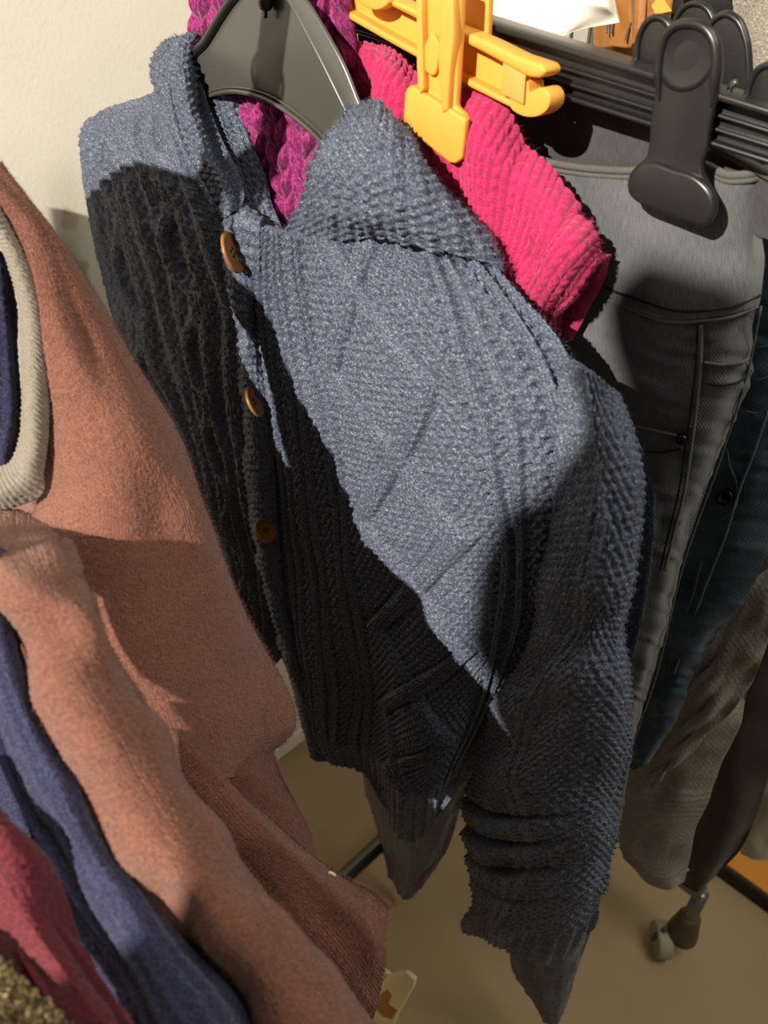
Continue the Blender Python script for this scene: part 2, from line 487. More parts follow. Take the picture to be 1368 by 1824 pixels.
# ------------------------------------------------------------------ the setting
def struct(o):
    o['kind'] = 'structure'; return o
struct(box('floor', (-0.1, -3.0, -0.05), (3.0, 3.0, 0.0), MT['floor'], bevel=0))
struct(box('wall_left', (-0.1, -3.0, 0.0), (0.0, 3.0, 2.8), MT['wall'], bevel=0))
struct(box('wall_back', (0.0, 2.9, 0.0), (3.0, 3.0, 2.8), MT['wall'], bevel=0))
struct(box('baseboard_left', (0.0, -3.0, 0.0), (0.008, 2.9, 0.035), MT['wall'], bevel=0.002))

# ------------------------------------------------------------------ knit relief
fr = lambda x: x - np.floor(x)
def vst(s, t, lean=0.55):
    """stockinette: columns of V stitches, 0..1"""
    a = np.abs(fr(s) - 0.5) * 2
    w = np.clip(1 - ((a - 0.5) / 0.5) ** 2, 0, 1)
    p = fr(t + lean * a)
    return w ** 0.7 * (0.25 + 0.75 * np.clip(1 - (2 * p - 1) ** 2, 0, 1) ** 0.6)
def purl(s, t):
    """reverse side: rows of small arches, 0..1"""
    row = np.floor(t)
    ss = s + 0.5 * (row % 2)
    p = fr(t + 0.16 * np.cos(2 * np.pi * ss))
    return np.clip(1 - (2 * p - 1) ** 2, 0, 1) ** 0.7 * (0.6 + 0.4 * np.cos(2 * np.pi * ss))
def ridge(x, c, w):
    return np.clip(1 - ((x - c) / w) ** 2, 0, 1) ** 0.6
def tri(x):
    return np.abs(fr(x) * 2 - 1)

# ------------------------------------------------------------------ the rack
RX, RZ = 0.345, 1.285                                    # the rail runs along y above the garments
rack = empty('clothing_rack', (RX, 0.1, 0), 'steel clothes rack with its base tube low above the floor behind the blue cardigan', 'clothes rack')
tube('rail', [(RX, -0.75, RZ), (RX, 0.86, RZ)], 0.0125, MT['chrome'], rack, 16, 2)
for yy in (-0.70, 0.698):
    tube('upright', [(RX, yy, RZ), (RX, yy, 0.1)], 0.0125, MT['chrome'], rack, 16, 2)
    tube('foot_tube', [(0.03, yy, 0.172), (0.705, yy, 0.172)], 0.0125, MT['chrome'], rack, 16, 2)
tb = onZ(640, 1537, 0.1)
tube('base_tube', [(tb[0], -0.70, 0.1), (tb[0], 0.69, 0.1)], 0.0125, MT['chrome'], rack, 16, 2)

def caster(px, py, name, label):
    c = onZ(px, py, 0.0)
    r = 0.027
    e = empty(name, (c[0], c[1], 0), label, 'caster wheel')
    ax = np.array([0.75, 0.66, 0])
    prof = [(0.004, -0.011), (r - 0.002, -0.011), (r, -0.008), (r, 0.008), (r - 0.002, 0.011), (0.004, 0.011)]
    lathe('wheel', prof, (c[0], c[1], r), ax, MT['wheel'], e)
    ax = ax / np.linalg.norm(ax)
    for s in (-1, 1):
        o = np.array([c[0], c[1], r]) + ax * 0.0135 * s
        tube('fork_arm', [o, o + np.array([0.004, 0.004, 0.02]), o + np.array([0.010, 0.010, 0.034])], 0.004, MT['fork'], e, 8, 10)
    lathe('housing', [(0.003, 0.105), (0.012, 0.104), (0.016, 0.098), (0.019, 0.075), (0.022, 0.06), (0.023, 0.046), (0.019, 0.04), (0.003, 0.04)], (c[0] + .018, c[1] + .018, 0.0), (0, 0, 1), MT['fork'], e)
    lathe('stem', [(0.002, 0.17), (0.010, 0.169), (0.010, 0.09)], (c[0] + .018, c[1] + .018, 0.0), (0, 0, 1), MT['chrome'], e)
    return e
caster(1172, 1688, 'caster_wheel', 'grey caster wheel on the floor below the grey marl sleeve')

# ------------------------------------------------------------------ low board on the floor
e = empty('display_board', (0.9, 1.1, 0), 'low orange varnished display board with black edging on the floor', 'platform')
p0 = onZ(1274, 1552, 0.0)
box('board_top', (0.60, p0[1] + .004, 0.004), (1.7, p0[1] + 0.6, 0.028), MT['orange'], e, 0.002)
box('edging', (0.598, p0[1] - .006, 0.0), (1.702, p0[1] + .004, 0.030), MT['edge'], e, 0.002)
# ------------------------------------------------------------------ hanger hook helper
def hook(parent, x, y, ztop_from, mat, r=0.0016):
    pts = [(x, y, ztop_from), (x, y, RZ - 0.03)]
    c = np.array([x, y, RZ])
    stem = [(x, y, ztop_from), (x, y, (ztop_from + RZ - .03) / 2), (x + (RX - x) * .6, y, RZ - .028)]
    arc = [(RX + 0.0150 * math.cos(a), y, RZ + 0.0150 * math.sin(a)) for a in np.linspace(-1.2, 3.3, 12)]
    return tube('hook', stem + arc, r, mat, parent, 8, 60)

# ------------------------------------------------------------------ the slate blue cardigan
PX = 0.00044
cardi = empty('cardigan', (0.36, 0.34, 0.55), 'chunky slate blue cable-knit cardigan with wood-look buttons on a dark plastic hanger', 'cardigan')

def front_relief(S, T, U, V):
    u = S / PX; v = T / PX
    h = 0.0034 * purl(u / 16.5, v / 12.5)
    # pairs of narrow knit ribs with deep eyelets beside them
    for c in (48, 76, 122, 150, 208, 236, 548, 576, 626, 654):
        c2 = c + 3 * np.sin(v / 70 + c)
        r = ridge(u, c2, 8)
        h = h * (1 - ridge(u, c2, 13)) + 0.0056 * r * (0.45 + 0.55 * vst((u - c2) / 16 + 0.5, v / 11))
        for sgn in (-1, 1):
            hole = ridge(u, c2 + sgn * 13, 5.5) * np.clip(np.cos(2 * np.pi * v / 20 + c), 0, 1)
            h = h - 0.0040 * hole
    # crossing cables forming open diamonds in the middle
    for ph in (0.0, 0.5):
        cc = 285 + 205 * tri(v / 520 + ph + 0.12)
        r = ridge(u, cc, 24)
        h = h * (1 - 0.8 * r) + r * (0.0040 + 0.0030 * vst((u - cc) / 16 + 0.5, v / 11))
        h = h - 0.0014 * (ridge(u, cc + 29, 7) + ridge(u, cc - 29, 7))
    # button edge: short horizontal ribbing
    eb = np.clip(1 - u / 40, 0, 1)
    h = h * (1 - eb) + eb * 0.0020 * (0.5 + 0.5 * np.cos(2 * np.pi * v / 13)) * (0.7 + 0.3 * np.cos(2 * np.pi * u / 12))
    # ribbed hem
    hb = np.clip((V - 0.88) / 0.03, 0, 1)
    h = h * (1 - hb) + hb * 0.0026 * (0.5 + 0.5 * np.cos(2 * np.pi * u / 26)) * (0.7 + 0.3 * vst(u / 13, v / 10))
    h = h + 0.0007 * vnoise(u / 6, v / 6, 3) + 0.004 * vnoise(u / 110, v / 160, 8)
    # long soft drapes in the lower half
    h = h + 0.010 * np.clip((V - 0.45) / 0.3, 0, 1) * np.cos(2 * np.pi * (U * 2.1 - 0.1 - 0.3 * V))
    return h

Yc = 0.34
rf = [
 [(462,400,.330),(520,416,.326),(590,424,.326),(660,418,.328),(730,418,.332),(800,435,.338),(880,475,.352)],
 [(450,480,.330),(520,500,.324),(600,510,.322),(680,510,.322),(760,510,.326),(850,520,.334),(935,545,.352)],
 [(447,560,.330),(530,610,.322),(620,630,.318),(710,640,.318),(800,640,.320),(900,640,.328),(1015,640,.352)],
 [(468,680,.330),(560,720,.322),(655,745,.316),(750,760,.314),(845,765,.316),(940,765,.324),(1055,765,.346)],
 [(483,820,.330),(580,850,.322),(680,880,.316),(775,900,.314),(865,910,.316),(950,910,.324),(1045,905,.340)],
 [(490,950,.330),(590,980,.322),(695,1010,.317),(790,1035,.315),(875,1045,.320),(945,1040,.330),(1015,1020,.342)],
 [(510,1080,.330),(605,1110,.324),(705,1145,.318),(790,1175,.318),(860,1180,.326),(915,1165,.338),(965,1130,.350)],
 [(530,1200,.332),(620,1230,.326),(705,1270,.318),(775,1300,.318),(825,1310,.328),(865,1300,.340),(900,1270,.352)],
 [(553,1315,.334),(622,1335,.330),(685,1385,.320),(738,1420,.318),(785,1415,.328),(820,1390,.342),(855,1350,.354)],
 [(570,1352,.336),(632,1362,.332),(682,1445,.322),(735,1486,.320),(775,1468,.328),(802,1438,.342),(832,1392,.354)],
]
P_rf = panel('right_front', rf, 340, 560, MT['cardi'], cardi, front_relief, 'Y', 0.004, 0.05)

def rib_relief(per, amp, sw=12.5, sh=9.5, cab=0.0, seed=1):
    def f(S, T, U, V):
        u = S / PX; v = T / PX
        u = u + 16 * vnoise(u / 130, v / 110, seed + 3) + 5 * np.sin(v / 60 + seed)
        w = 0.5 + 0.5 * np.cos(2 * np.pi * u / per)
        h = amp * w ** 0.8 + 0.0022 * (w * vst(u / sw, v / sh) + (1 - w) * purl(u / sw, v / sh))
        if cab:
            for k in range(2):
                cc = (0.30 + 0.4 * k) * S.max() / PX + 20 * np.sin(v / 34 + k * 1.7)
                r = ridge(u, cc, 16)
                h = h * (1 - 0.6 * r) + r * cab * (0.7 + 0.3 * vst((u - cc) / 16 + .5, v / 11))
        h = h + 0.006 * vnoise(u / 80, v / 130, seed + 9)
        return h * np.clip(0.15 + U * 7, 0, 1) * np.clip(0.15 + V * 9, 0, 1) + 0.0010 * vnoise(u / 6, v / 6, seed)
    return f
lf = [
 [(150,216,.350),(190,194,.352),(230,180,.356),(270,166,.360),(300,150,.362)],
 [(144,262,.340),(200,262,.334),(255,265,.332),(310,275,.334),(352,298,.338)],
 [(163,400,.338),(225,392,.330),(290,395,.326),(350,405,.326),(408,420,.330)],
 [(200,560,.340),(260,562,.330),(322,562,.326),(378,562,.326),(428,562,.330)],
 [(243,680,.342),(305,702,.332),(358,712,.328),(403,716,.328),(443,722,.330)],
 [(300,800,.344),(355,850,.334),(397,880,.330),(428,900,.330),(456,930,.330)],
 [(370,1000,.346),(410,1030,.336),(441,1050,.332),(466,1062,.332),(487,1080,.332)],
 [(430,1165,.348),(455,1182,.338),(473,1192,.334),(486,1188,.334),(497,1175,.334)],
]
P_lf = panel('left_front', lf, 150, 400, MT['cardi'], cardi, rib_relief(58, 0.0056, 15, 12, cab=0.0075, seed=4), 'Y', 0.004, 0.05)

def band_relief(S, T, U, V):
    u = S / PX; v = T / PX
    return 0.0030 * np.sin(np.pi * np.clip(U, 0, 1)) + 0.0022 * (0.5 + 0.5 * np.cos(2 * np.pi * (v + 12 * U) / 17)) * (0.7 + 0.3 * np.cos(2 * np.pi * u / 11)) + 0.0010 * vnoise(u / 5, v / 5, 9) + 0.003 * vnoise(u / 60, v / 40, 2)
bd = [
 [(400,372,.338),(428,366,.336),(470,392,.336)],
 [(403,398,.326),(432,392,.322),(464,404,.326)],
 [(402,440,.324),(432,450,.320),(464,470,.326)],
 [(409,520,.324),(432,530,.319),(452,548,.326)],
 [(424,600,.326),(442,600,.320),(458,604,.328)],
 [(430,700,.326),(456,710,.320),(480,720,.328)],
 [(440,850,.326),(466,850,.320),(490,850,.328)],
 [(450,950,.326),(475,960,.320),(497,962,.328)],
 [(482,1090,.328),(500,1090,.322),(517,1090,.330)],
 [(514,1205,.330),(534,1212,.324),(550,1212,.332)],
 [(550,1330,.332),(568,1352,.328),(588,1356,.334)],
]
panel('button_band', bd, 44, 430, MT['cardi'], cardi, band_relief, 'Y', 0.004, 0.006)

def sleeve_relief(S, T, U, V):
    u = S / PX; v = T / PX
    g = purl(u / 17, v / 13)
    h = 0.0025 * g
    c0 = S.max() / PX * (0.42 + 0.10 * np.sin(v / 120))
    for c in (c0, c0 + 26):
        r = ridge(u, c, 9)
        h = h * (1 - r) + 0.0034 * r * (0.6 + 0.4 * vst((u - c) / 18 + .5, v / 11))
    for c, w_, a in ((0.60, 5, 0.010), (0.665, 6, 0.012), (0.735, 5, 0.010), (0.80, 4, 0.006)):    # cross creases above the cuff
        m = np.clip(1 - np.abs(U - 0.32) / 0.42, 0, 1) ** 0.6
        vv = (V - c - 0.03 * np.sin(U * 4)) * T.max() / PX
        h = h - a * m * np.exp(-(vv / (w_ * 1.6)) ** 2) + a * 0.6 * m * np.exp(-((vv - 26) / 22) ** 2)
    cb = np.clip((V - 0.915) / 0.02, 0, 1)
    h = h * (1 - cb) + cb * 0.0030 * (0.5 + 0.5 * np.cos(2 * np.pi * u / 24))
    return h + 0.0008 * vnoise(u / 6, v / 6, 5) + 0.006 * vnoise(u / 80, v / 90, 11)
sl = [
 [(1012,640,.346),(1040,655,.340),(1065,672,.338),(1085,695,.342),(1096,720,.352)],
 [(1008,760,.334),(1040,768,.324),(1075,772,.322),(1105,778,.330),(1122,785,.348)],
 [(1010,900,.326),(1050,890,.314),(1090,885,.312),(1125,880,.322),(1144,880,.342)],
 [(975,1020,.324),(1025,1020,.310),(1075,1015,.306),(1115,1010,.318),(1134,1010,.338)],
 [(945,1130,.324),(1000,1140,.308),(1055,1140,.303),(1100,1140,.314),(1123,1140,.336)],
 [(890,1240,.328),(950,1260,.308),(1020,1270,.300),(1085,1270,.312),(1119,1270,.336)],
 [(842,1370,.334),(905,1390,.312),(985,1400,.302),(1065,1400,.314),(1113,1390,.338)],
 [(828,1500,.338),(890,1510,.316),(965,1520,.306),(1045,1520,.316),(1093,1510,.340)],
 [(838,1590,.340),(890,1605,.320),(955,1615,.312),(1025,1610,.320),(1073,1590,.340)],
 [(826,1662,.342),(875,1682,.324),(930,1694,.318),(985,1706,.322),(1056,1645,.342)],
]
P_sl = panel('sleeve', sl, 170, 480, MT['cardi'], cardi, sleeve_relief, 'Y', 0.004, 0.05)

def collar_relief(seed=0, sw=14, sh=13):
    def f(S, T, U, V):
        u = S / PX; v = T / PX
        h = 0.0026 * purl(v / sw, u / sh) + 0.0015 * (0.5 + 0.5 * np.cos(2 * np.pi * u / 30))
        return h + 0.0010 * vnoise(u / 6, v / 6, seed) + 0.004 * vnoise(u / 70, v / 60, seed + 1)
    return f
cr_ = [
 [(628,198,.352),(655,187,.350),(685,196,.352),(714,222,.358),(734,254,.366)],
 [(592,238,.332),(640,240,.322),(690,252,.322),(738,278,.334),(774,314,.358)],
 [(560,300,.326),(625,308,.312),(690,315,.312),(758,335,.326),(822,365,.356)],
 [(535,360,.326),(610,368,.312),(690,372,.312),(775,390,.326),(862,424,.354)],
 [(508,416,.330),(598,430,.320),(695,426,.320),(790,444,.330),(890,484,.354)],
]
P_cr = panel('collar', cr_, 170, 130, MT['cardi'], cardi, collar_relief(21), 'Y', 0.008, 0.0)
cl = [
 [(320,70,.385),(330,60,.380),(345,58,.380),(358,66,.385)],
 [(281,115,.358),(300,105,.342),(322,102,.342),(343,108,.356)],
 [(283,168,.352),(305,165,.330),(330,164,.330),(352,168,.348)],
 [(297,220,.346),(318,216,.324),(342,212,.324),(364,212,.344)],
 [(328,282,.342),(345,275,.320),(364,269,.320),(383,264,.340)],
 [(370,335,.338),(381,326,.320),(392,318,.320),(404,310,.336)],
 [(408,386,.334),(413,381,.322),(418,376,.322),(424,370,.334)],
]
P_cl = panel('collar', cl, 70, 220, MT['cardi'], cardi, collar_relief(31), 'Y', 0.006, 0.02)
ci = [
 [(352,110,.372),(380,110,.374),(405,112,.378),(418,116,.380)],
 [(366,186,.358),(388,180,.362),(410,176,.368),(428,174,.376)],
 [(384,246,.350),(406,246,.354),(430,250,.360),(451,254,.366)],
 [(406,307,.342),(428,312,.346),(455,325,.352),(477,338,.358)],
 [(424,366,.336),(448,376,.340),(472,388,.346),(490,378,.352)],
 [(440,400,.330),(468,408,.332),(490,412,.336),(506,414,.340)],
]
panel('collar_lining', ci, 80, 170, MT['cardi'], cardi, collar_relief(41, 12, 12), 'Y', 0.004, 0.0)
# back of the cardigan, low behind the front panels
bk = [
 [(300,480,.385),(520,560,.392),(760,620,.392),(980,680,.380)],
 [(380,820,.380),(560,860,.392),(760,890,.392),(960,900,.376)],
 [(470,1100,.378),(600,1110,.390),(740,1130,.390),(880,1120,.374)],
 [(560,1290,.376),(640,1310,.388),(730,1330,.388),(820,1320,.372)],
]
panel('back', bk, 60, 80, MT['cardi'], cardi, rib_relief(46, 0.003, seed=7), 'Y', 0.004, 0.0)

def button(px, py, y, major_px, cos_t, ang, side, yoff=0.0):
    """a turned four-hole button; ang = direction of the long axis in the view, cos_t its foreshortening"""
    c = onY(px, py, y)
    v = CAM - c; dist = np.dot(c - CAM, FW); v = v / np.linalg.norm(v)
    lat = RT * math.cos(ang + math.pi / 2) + UP * math.sin(ang + math.pi / 2)
    n = v * cos_t + side * lat * math.sqrt(1 - cos_t ** 2)
    r = major_px / 2 * dist / FPX
    e = lathe('button', [(0.0004, -0.0016), (r * 0.86, -0.0016), (r, -0.0004), (r, 0.0010), (r * 0.95, 0.0018), (r * 0.84, 0.0018), (r * 0.76, 0.0008), (r * 0.3, 0.0003), (0.0002, 0.0002)], c, n, MT['button'], cardi)
    for k in range(4):
        a = k * math.pi / 2 + 0.5
        t1 = np.cross(n, RT); t1 /= np.linalg.norm(t1); t2 = np.cross(n, t1)
        o = c + (t1 * math.cos(a) + t2 * math.sin(a)) * r * 0.2 + n * 0.0004
        q = lathe('thread_hole', [(0.0001, 0.0003), (r * 0.075, 0.0003), (r * 0.085, -0.0003)], o, n, MT['thread_dark'], e, 10)
    return e
button(414, 450, .312, 74, 0.36, math.radians(-72), 1)
button(452, 716, .312, 58, 0.28, math.radians(-67), 1)
button(473, 945, .314, 47, 0.72, math.radians(-55), 1)

# the dark smoky hanger inside it
hang = empty('hanger', (RX, 0.36, 1.2), 'dark smoky plastic shirt hanger inside the collar of the blue cardigan', 'hanger')
out = [(520,-34),(480,-40),(440,-30),(413,0),(394,28),(366,74),(344,106),(349,140),(356,180),(375,170),(405,163),(440,166),(480,180),(520,206),(556,236),(580,262),(640,320),(760,420),(860,500),(880,480),(790,390),(700,280),(640,196),(602,108),(562,42)]
slab('plate', out, .357, .003, MT['greypl'], hang, 0.0006)
def hp(p, y): return [onY(a, b, y) for a, b in p]
tube('rim', hp([(440,-30),(413,0),(394,28),(366,74),(344,106),(349,140),(356,180)], .356), 0.0030, MT['blackpl'], hang, 8, 40)
tube('rim', hp([(356,180),(375,170),(405,163),(440,166),(480,180),(520,206),(556,236),(580,262),(640,320)], .355), 0.0016, MT['greypl'], hang, 8, 40)
tube('rim', hp([(352,176),(375,163),(405,156),(440,158),(484,172),(526,199),(562,229),(590,258)], .3555), 0.0007, MT['greypl'], hang, 8, 40)
# broad sloping flange along the right shoulder
fl = [[(480,-40,.352),(497,-38,.3535),(515,-34,.356)],[(510,0,.352),(527,-2,.3535),(545,-4,.356)],[(545,62,.352),(561,56,.3535),(578,48,.356)],[(580,130,.352),(596,122,.3535),(613,112,.356)],[(618,206,.352),(632,200,.3535),(648,196,.356)],[(690,320,.352),(704,314,.3535),(718,308,.356)]]
panel('shoulder_flange', fl, 8, 50, MT['greypl'], hang, None, 'Y', 0.0012, 0)
pin = tube('tag_pin', hp([(474,-30),(473,-5),(473,10),(473,18)], .352), [0.0042, 0.0046, 0.0046, 0.003], MT['blackpl'], hang, 10, 0)
tube('pin_tip', hp([(473,18),(473,24),(473,32)], .352), 0.0012, MT['blackpl'], pin, 8, 4)
tp = onY(500, -36, .358)
hook(hang, tp[0], .358, tp[2], MT['chrome'])

# ------------------------------------------------------------------ purple chunky knit behind the hanger
purple = empty('knit_scarf', (0.33, 0.40, 0.95), 'magenta purple chunky-knit scarf hanging behind the dark smoky hanger', 'scarf')
def chunky(S, T, U, V):
    u = S / PX; v = T / PX
    uu = u + 4 * vnoise(v / 60, u / 90, 3)
    s_ = uu / 54; t_ = v / 39
    a = np.abs(fr(s_) - 0.5) * 2                       # 0 in the middle of a stitch column, 1 at its sides
    t2 = t_ + 0.75 * a + 0.31 * np.sin(np.floor(s_) * 2.4)
    p = fr(t2)
    leg = np.clip(1 - ((a - 0.5) / 0.54) ** 2, 0, 1) ** 0.7
    lobe = np.clip(1 - (2 * p - 1) ** 2, 0, 1) ** 0.8
    ply = 0.08 * np.cos(2 * np.pi * (t2 * 1.0 + a * 3))
    return 0.0085 * leg * (0.05 + 0.95 * lobe) * (1 + ply) + 0.0004 * vnoise(u / 6, v / 9, 5)
pg = [
 [(372,-60,.395),(440,-60,.388),(510,-60,.386),(580,-60,.388),(632,-60,.396)],
 [(368,20,.396),(440,20,.388),(510,20,.386),(580,20,.388),(642,20,.396)],
 [(362,80,.398),(440,90,.388),(510,95,.385),(590,95,.388),(655,100,.398)],
 [(400,180,.392),(460,190,.384),(520,195,.382),(600,200,.388),(665,200,.402)],
 [(440,290,.386),(480,295,.380),(530,300,.380),(610,300,.388),(690,300,.402)],
 [(470,400,.380),(505,405,.376),(545,405,.378),(620,400,.388),(700,400,.402)],
 [(500,520,.380),(540,520,.376),(580,520,.378),(640,520,.388),(720,520,.402)],
]
P_pu = panel('knitted_panel', pg, 260, 400, MT['purple'], purple, chunky, 'Y', 0.006, 0.004, off=(0, -.010, 0))

# ------------------------------------------------------------------ raspberry pink knit, clipped by the yellow hanger
pink = empty('pink_sweater', (0.45, 0.40, 1.0), 'raspberry pink ribbed knit sweater folded over and clipped by the yellow hanger', 'sweater')
def pink_relief(amp=0.0055, per=92, ph=0.0):
    def f(S, T, U, V):
        u = S / PX; v = T / PX
        x = u + ph + 12 * vnoise(u / 90, v / 70, 15)
        w = 0.5 + 0.5 * np.cos(2 * np.pi * x / per)
        h = amp * w ** 0.6 + 0.0019 * vst(x / 22, v / 14, 0.7)
        return h + 0.0005 * vnoise(u / 5, v / 5, 7) + 0.006 * vnoise(u / 90, v / 80, 12)
    return f
# columns run along the folded top edge, rows from that edge down behind the cardigan
pk = [
 [(640,100,.405),(672,84,.402),(700,96,.400),(738,132,.398),(770,165,.396),(830,176,.396),(868,196,.398),(905,238,.400),(945,285,.402),(985,330,.404),(1022,370,0.402),(1040,396,0.420)],
 [(640,140,.392),(668,124,.388),(696,140,.386),(730,175,.384),(762,205,.382),(808,222,.380),(845,246,.380),(880,285,.382),(920,332,.384),(960,378,.386),(1000,412,0.384),(1036,414,0.408)],
 [(640,230,.390),(672,222,.386),(705,240,.384),(735,265,.382),(770,290,.380),(810,312,.378),(845,338,.376),(872,372,.376),(902,420,.378),(935,462,.380),(970,480,0.378),(1004,474,0.400)],
 [(660,330,.390),(690,330,.388),(720,345,.386),(755,370,.384),(790,395,.382),(822,420,.380),(850,450,.378),(872,485,.378),(895,520,.380),(925,545,.382),(950,540,0.382),(975,535,0.402)],
 [(700,440,.395),(730,440,.392),(760,455,.390),(790,480,.388),(815,500,.386),(840,525,.384),(862,550,.382),(885,580,.382),(905,600,.384),(925,600,.388),(945,590,0.388),(965,580,0.406)],
]
P_pk = panel('folded_body', pk, 330, 190, MT['pink'], pink, pink_relief(), 'Y', 0.005, 0.012)
pk2 = [
 [(985,385,.396),(1015,392,.394),(1040,402,.394),(1060,425,.397),(1077,456,.404)],
 [(962,428,.382),(990,430,.378),(1012,440,.378),(1030,455,.382),(1048,468,.392)],
 [(938,470,.378),(962,474,.374),(982,482,.375),(998,492,.379),(1012,500,.388)],
 [(912,515,.378),(938,520,.374),(958,525,.375),(972,532,.379),(986,538,.388)],
 [(890,570,.382),(920,575,.378),(942,580,.379),(956,585,.383),(968,588,.390)],
]
P_pk2 = panel('cuff', pk2, 110, 130, MT['pink'], pink, pink_relief(0.0040, 60, 8), 'Y', 0.005, 0.0)
pk3 = [
 [(1036,452,.412),(1052,452,.413),(1066,454,.412),(1079,456,.406)],
 [(1000,492,.418),(1025,494,.420),(1048,497,.419),(1070,492,.414)],
 [(970,535,.418),(1000,540,.421),(1024,545,.420),(1044,542,.415)],
 [(948,585,.416),(972,592,.420),(992,602,.419),(1010,606,.414)],
]
panel('cuff_inside', pk3, 60, 90, MT['pink'], pink, pink_relief(0.002, 30, 3), 'Y', 0.004, 0.0)

# ------------------------------------------------------------------ yellow clip hanger
yel = empty('clip_hanger', (RX, 0.385, 1.2), 'yellow plastic clip hanger gripping the raspberry pink knit', 'clip hanger')
slab('bar', [(560,-60),(700,12),(860,92),(960,146),(962,204),(930,196),(840,150),(700,72),(560,-8)], .394, .003, MT['yellow'], yel, 0.0008)
slab('bar_flange', [(560,-72),(700,0),(800,46),(862,72),(918,100),(966,116),(972,130),(960,140),(940,138),(860,94),(700,14),(560,-58)], .384, .016, MT['yellow'], yel, 0.002)
slab('bar_flange', [(560,-14),(700,66),(840,144),(930,190),(958,196),(960,208),(940,208),(840,158),(700,80),(560,0)], .386, .013, MT['yellow'], yel, 0.0015)
slab('bar_tip_hook', [(912,136),(930,138),(940,146),(944,166),(954,158),(970,158),(979,172),(975,194),(960,206),(936,208),(912,196)], .385, .014, MT['yellow'], yel, 0.003, smooth_n=40)
slab('clear_tape', [(896,112),(936,134),(932,186),(892,166)], .3832, .0008, MT['film'], yel, 0.0002)
def clip(parent, mat, y, dx=0, dy=0, name='clip', pad=True):
    S_ = lambda pts: [(a + dx, b + dy) for a, b in pts]
    c = slab(name, S_([(738,-40),(762,-44),(800,-44),(820,-36),(818,40),(814,110),(810,190),(826,206),(829,222),(822,282),(812,292),(800,292),(724,232),(716,222),(720,164),(728,152),(742,152),(741,60)]), y, .006, mat, parent, 0.0016)
    slab('rib', S_([(740,-30),(750,-30),(752,80),(754,160),(746,170),(741,120)]), y - .005, .006, mat, c, 0.0012)
    slab('rib', S_([(782,-30),(806,-30),(808,60),(800,130),(796,198),(786,202),(780,120)]), y - .005, .006, mat, c, 0.0012)
    slab('thumb_ridge', S_([(752,95),(760,70),(770,60),(778,70),(780,110),(770,136),(758,128)]), y - .003, .004, mat, c, 0.0015, smooth_n=24)
    if pad:
        slab('grip_pad', S_([(722,158),(732,152),(814,204),(828,212),(827,226),(821,284),(810,292),(800,290),(724,230),(717,218)]), y - .004, .005, mat, c, 0.0015)
    return c
clip(yel, MT['yellow'], .374)
slab('clip', [(826,-40),(872,-40),(868,60),(862,120),(848,182),(842,240),(808,230),(814,170),(822,90)], .400, .005, MT['yellow'], yel, 0.0012)
slab('bar_bracket', [(640,-40),(676,-24),(690,8),(672,18),(640,4)], .380, .008, MT['yellow'], yel, 0.002, smooth_n=24)
tp = onY(560, -60, .392)
tube('neck', [onY(560, -40, .392), onY(600, -40, .392), (RX + .012, .392, 1.262)], [0.006, .005, .003], MT['yellow'], yel, 10, 0)
hook(yel, RX + .01, .392, 1.262, MT['chrome'])

# ------------------------------------------------------------------ grey jeans on the black clip hanger
jeans = empty('jeans', (0.50, 0.434, 0.05), 'washed grey skinny jeans hung from the black clip hanger', 'jeans')
def folds(amp, fx, fy, seed, cr=0.0):
    def f(S, T, U, V):
        u = S / PX; v = T / PX
        return amp * vnoise(u / fx, v / fy, seed) + 0.4 * amp * vnoise(u / (fx * .4), v / (fy * .4), seed + 1) + cr * vnoise(u / 60 + v / 90, v / 14 - u / 40, seed + 2)
    return f
jb = [
 [(640,50,0.4340),(760,88,0.4380),(870,128,0.4400),(970,155,0.4400),(1060,180,0.4400),(1160,212,0.4380),(1270,262,0.4360),(1400,330,0.4340)],
 [(640,130,0.4360),(760,168,0.4400),(870,208,0.4420),(970,232,0.4420),(1060,255,0.4420),(1160,282,0.4400),(1270,320,0.4380),(1400,380,0.4360)],
 [(640,260,0.4380),(760,280,0.4420),(870,310,0.4440),(970,330,0.4440),(1060,345,0.4440),(1160,362,0.4420),(1270,390,0.4400),(1400,440,0.4380)],
]
panel('waistband_back', jb, 200, 60, MT['greydark'], jeans, folds(.002, 90, 60, 3), 'Y', 0.002)
tube('piping', [onY(a, b - 2, c - .001) for a, b, c in jb[0]], 0.0026, MT['thread_grey'], jeans, 8, 120)
jw = [
 [(850,262,0.436),(936,270,0.434),(970,288,0.432),(1015,298,0.431),(1070,304,0.43),(1125,306,0.43),(1190,296,0.43),(1255,296,0.43),(1298,314,0.431),(1335,312,0.434),(1372,300,0.446)],
 [(850,330,0.434),(936,345,0.43),(970,355,0.428),(1015,362,0.427),(1070,368,0.426),(1125,372,0.425),(1190,370,0.425),(1255,372,0.426),(1298,378,0.428),(1330,378,0.434),(1364,376,0.448)],
 [(850,440,0.434),(936,446,0.429),(970,450,0.427),(1015,452,0.426),(1070,460,0.425),(1125,472,0.424),(1190,480,0.424),(1255,480,0.426),(1298,478,0.428),(1328,474,0.434),(1360,468,0.448)],
 [(850,520,0.434),(936,512,0.43),(970,508,0.428),(1015,510,0.427),(1062,522,0.426),(1120,545,0.426),(1190,568,0.426),(1255,566,0.428),(1298,560,0.431),(1326,552,0.437),(1352,542,0.45)],
]
panel('waistband_front', jw, 280, 150, MT['greyden'], jeans, folds(.0016, 100, 70, 5), 'Y', 0.002)
for d, r in ((-2, .0022), (9, .0016)):
    tube('piping', [onY(a, b + d, c - .0012) for a, b, c in jw[0][1:]], r, MT['thread_grey'], jeans, 8, 140)
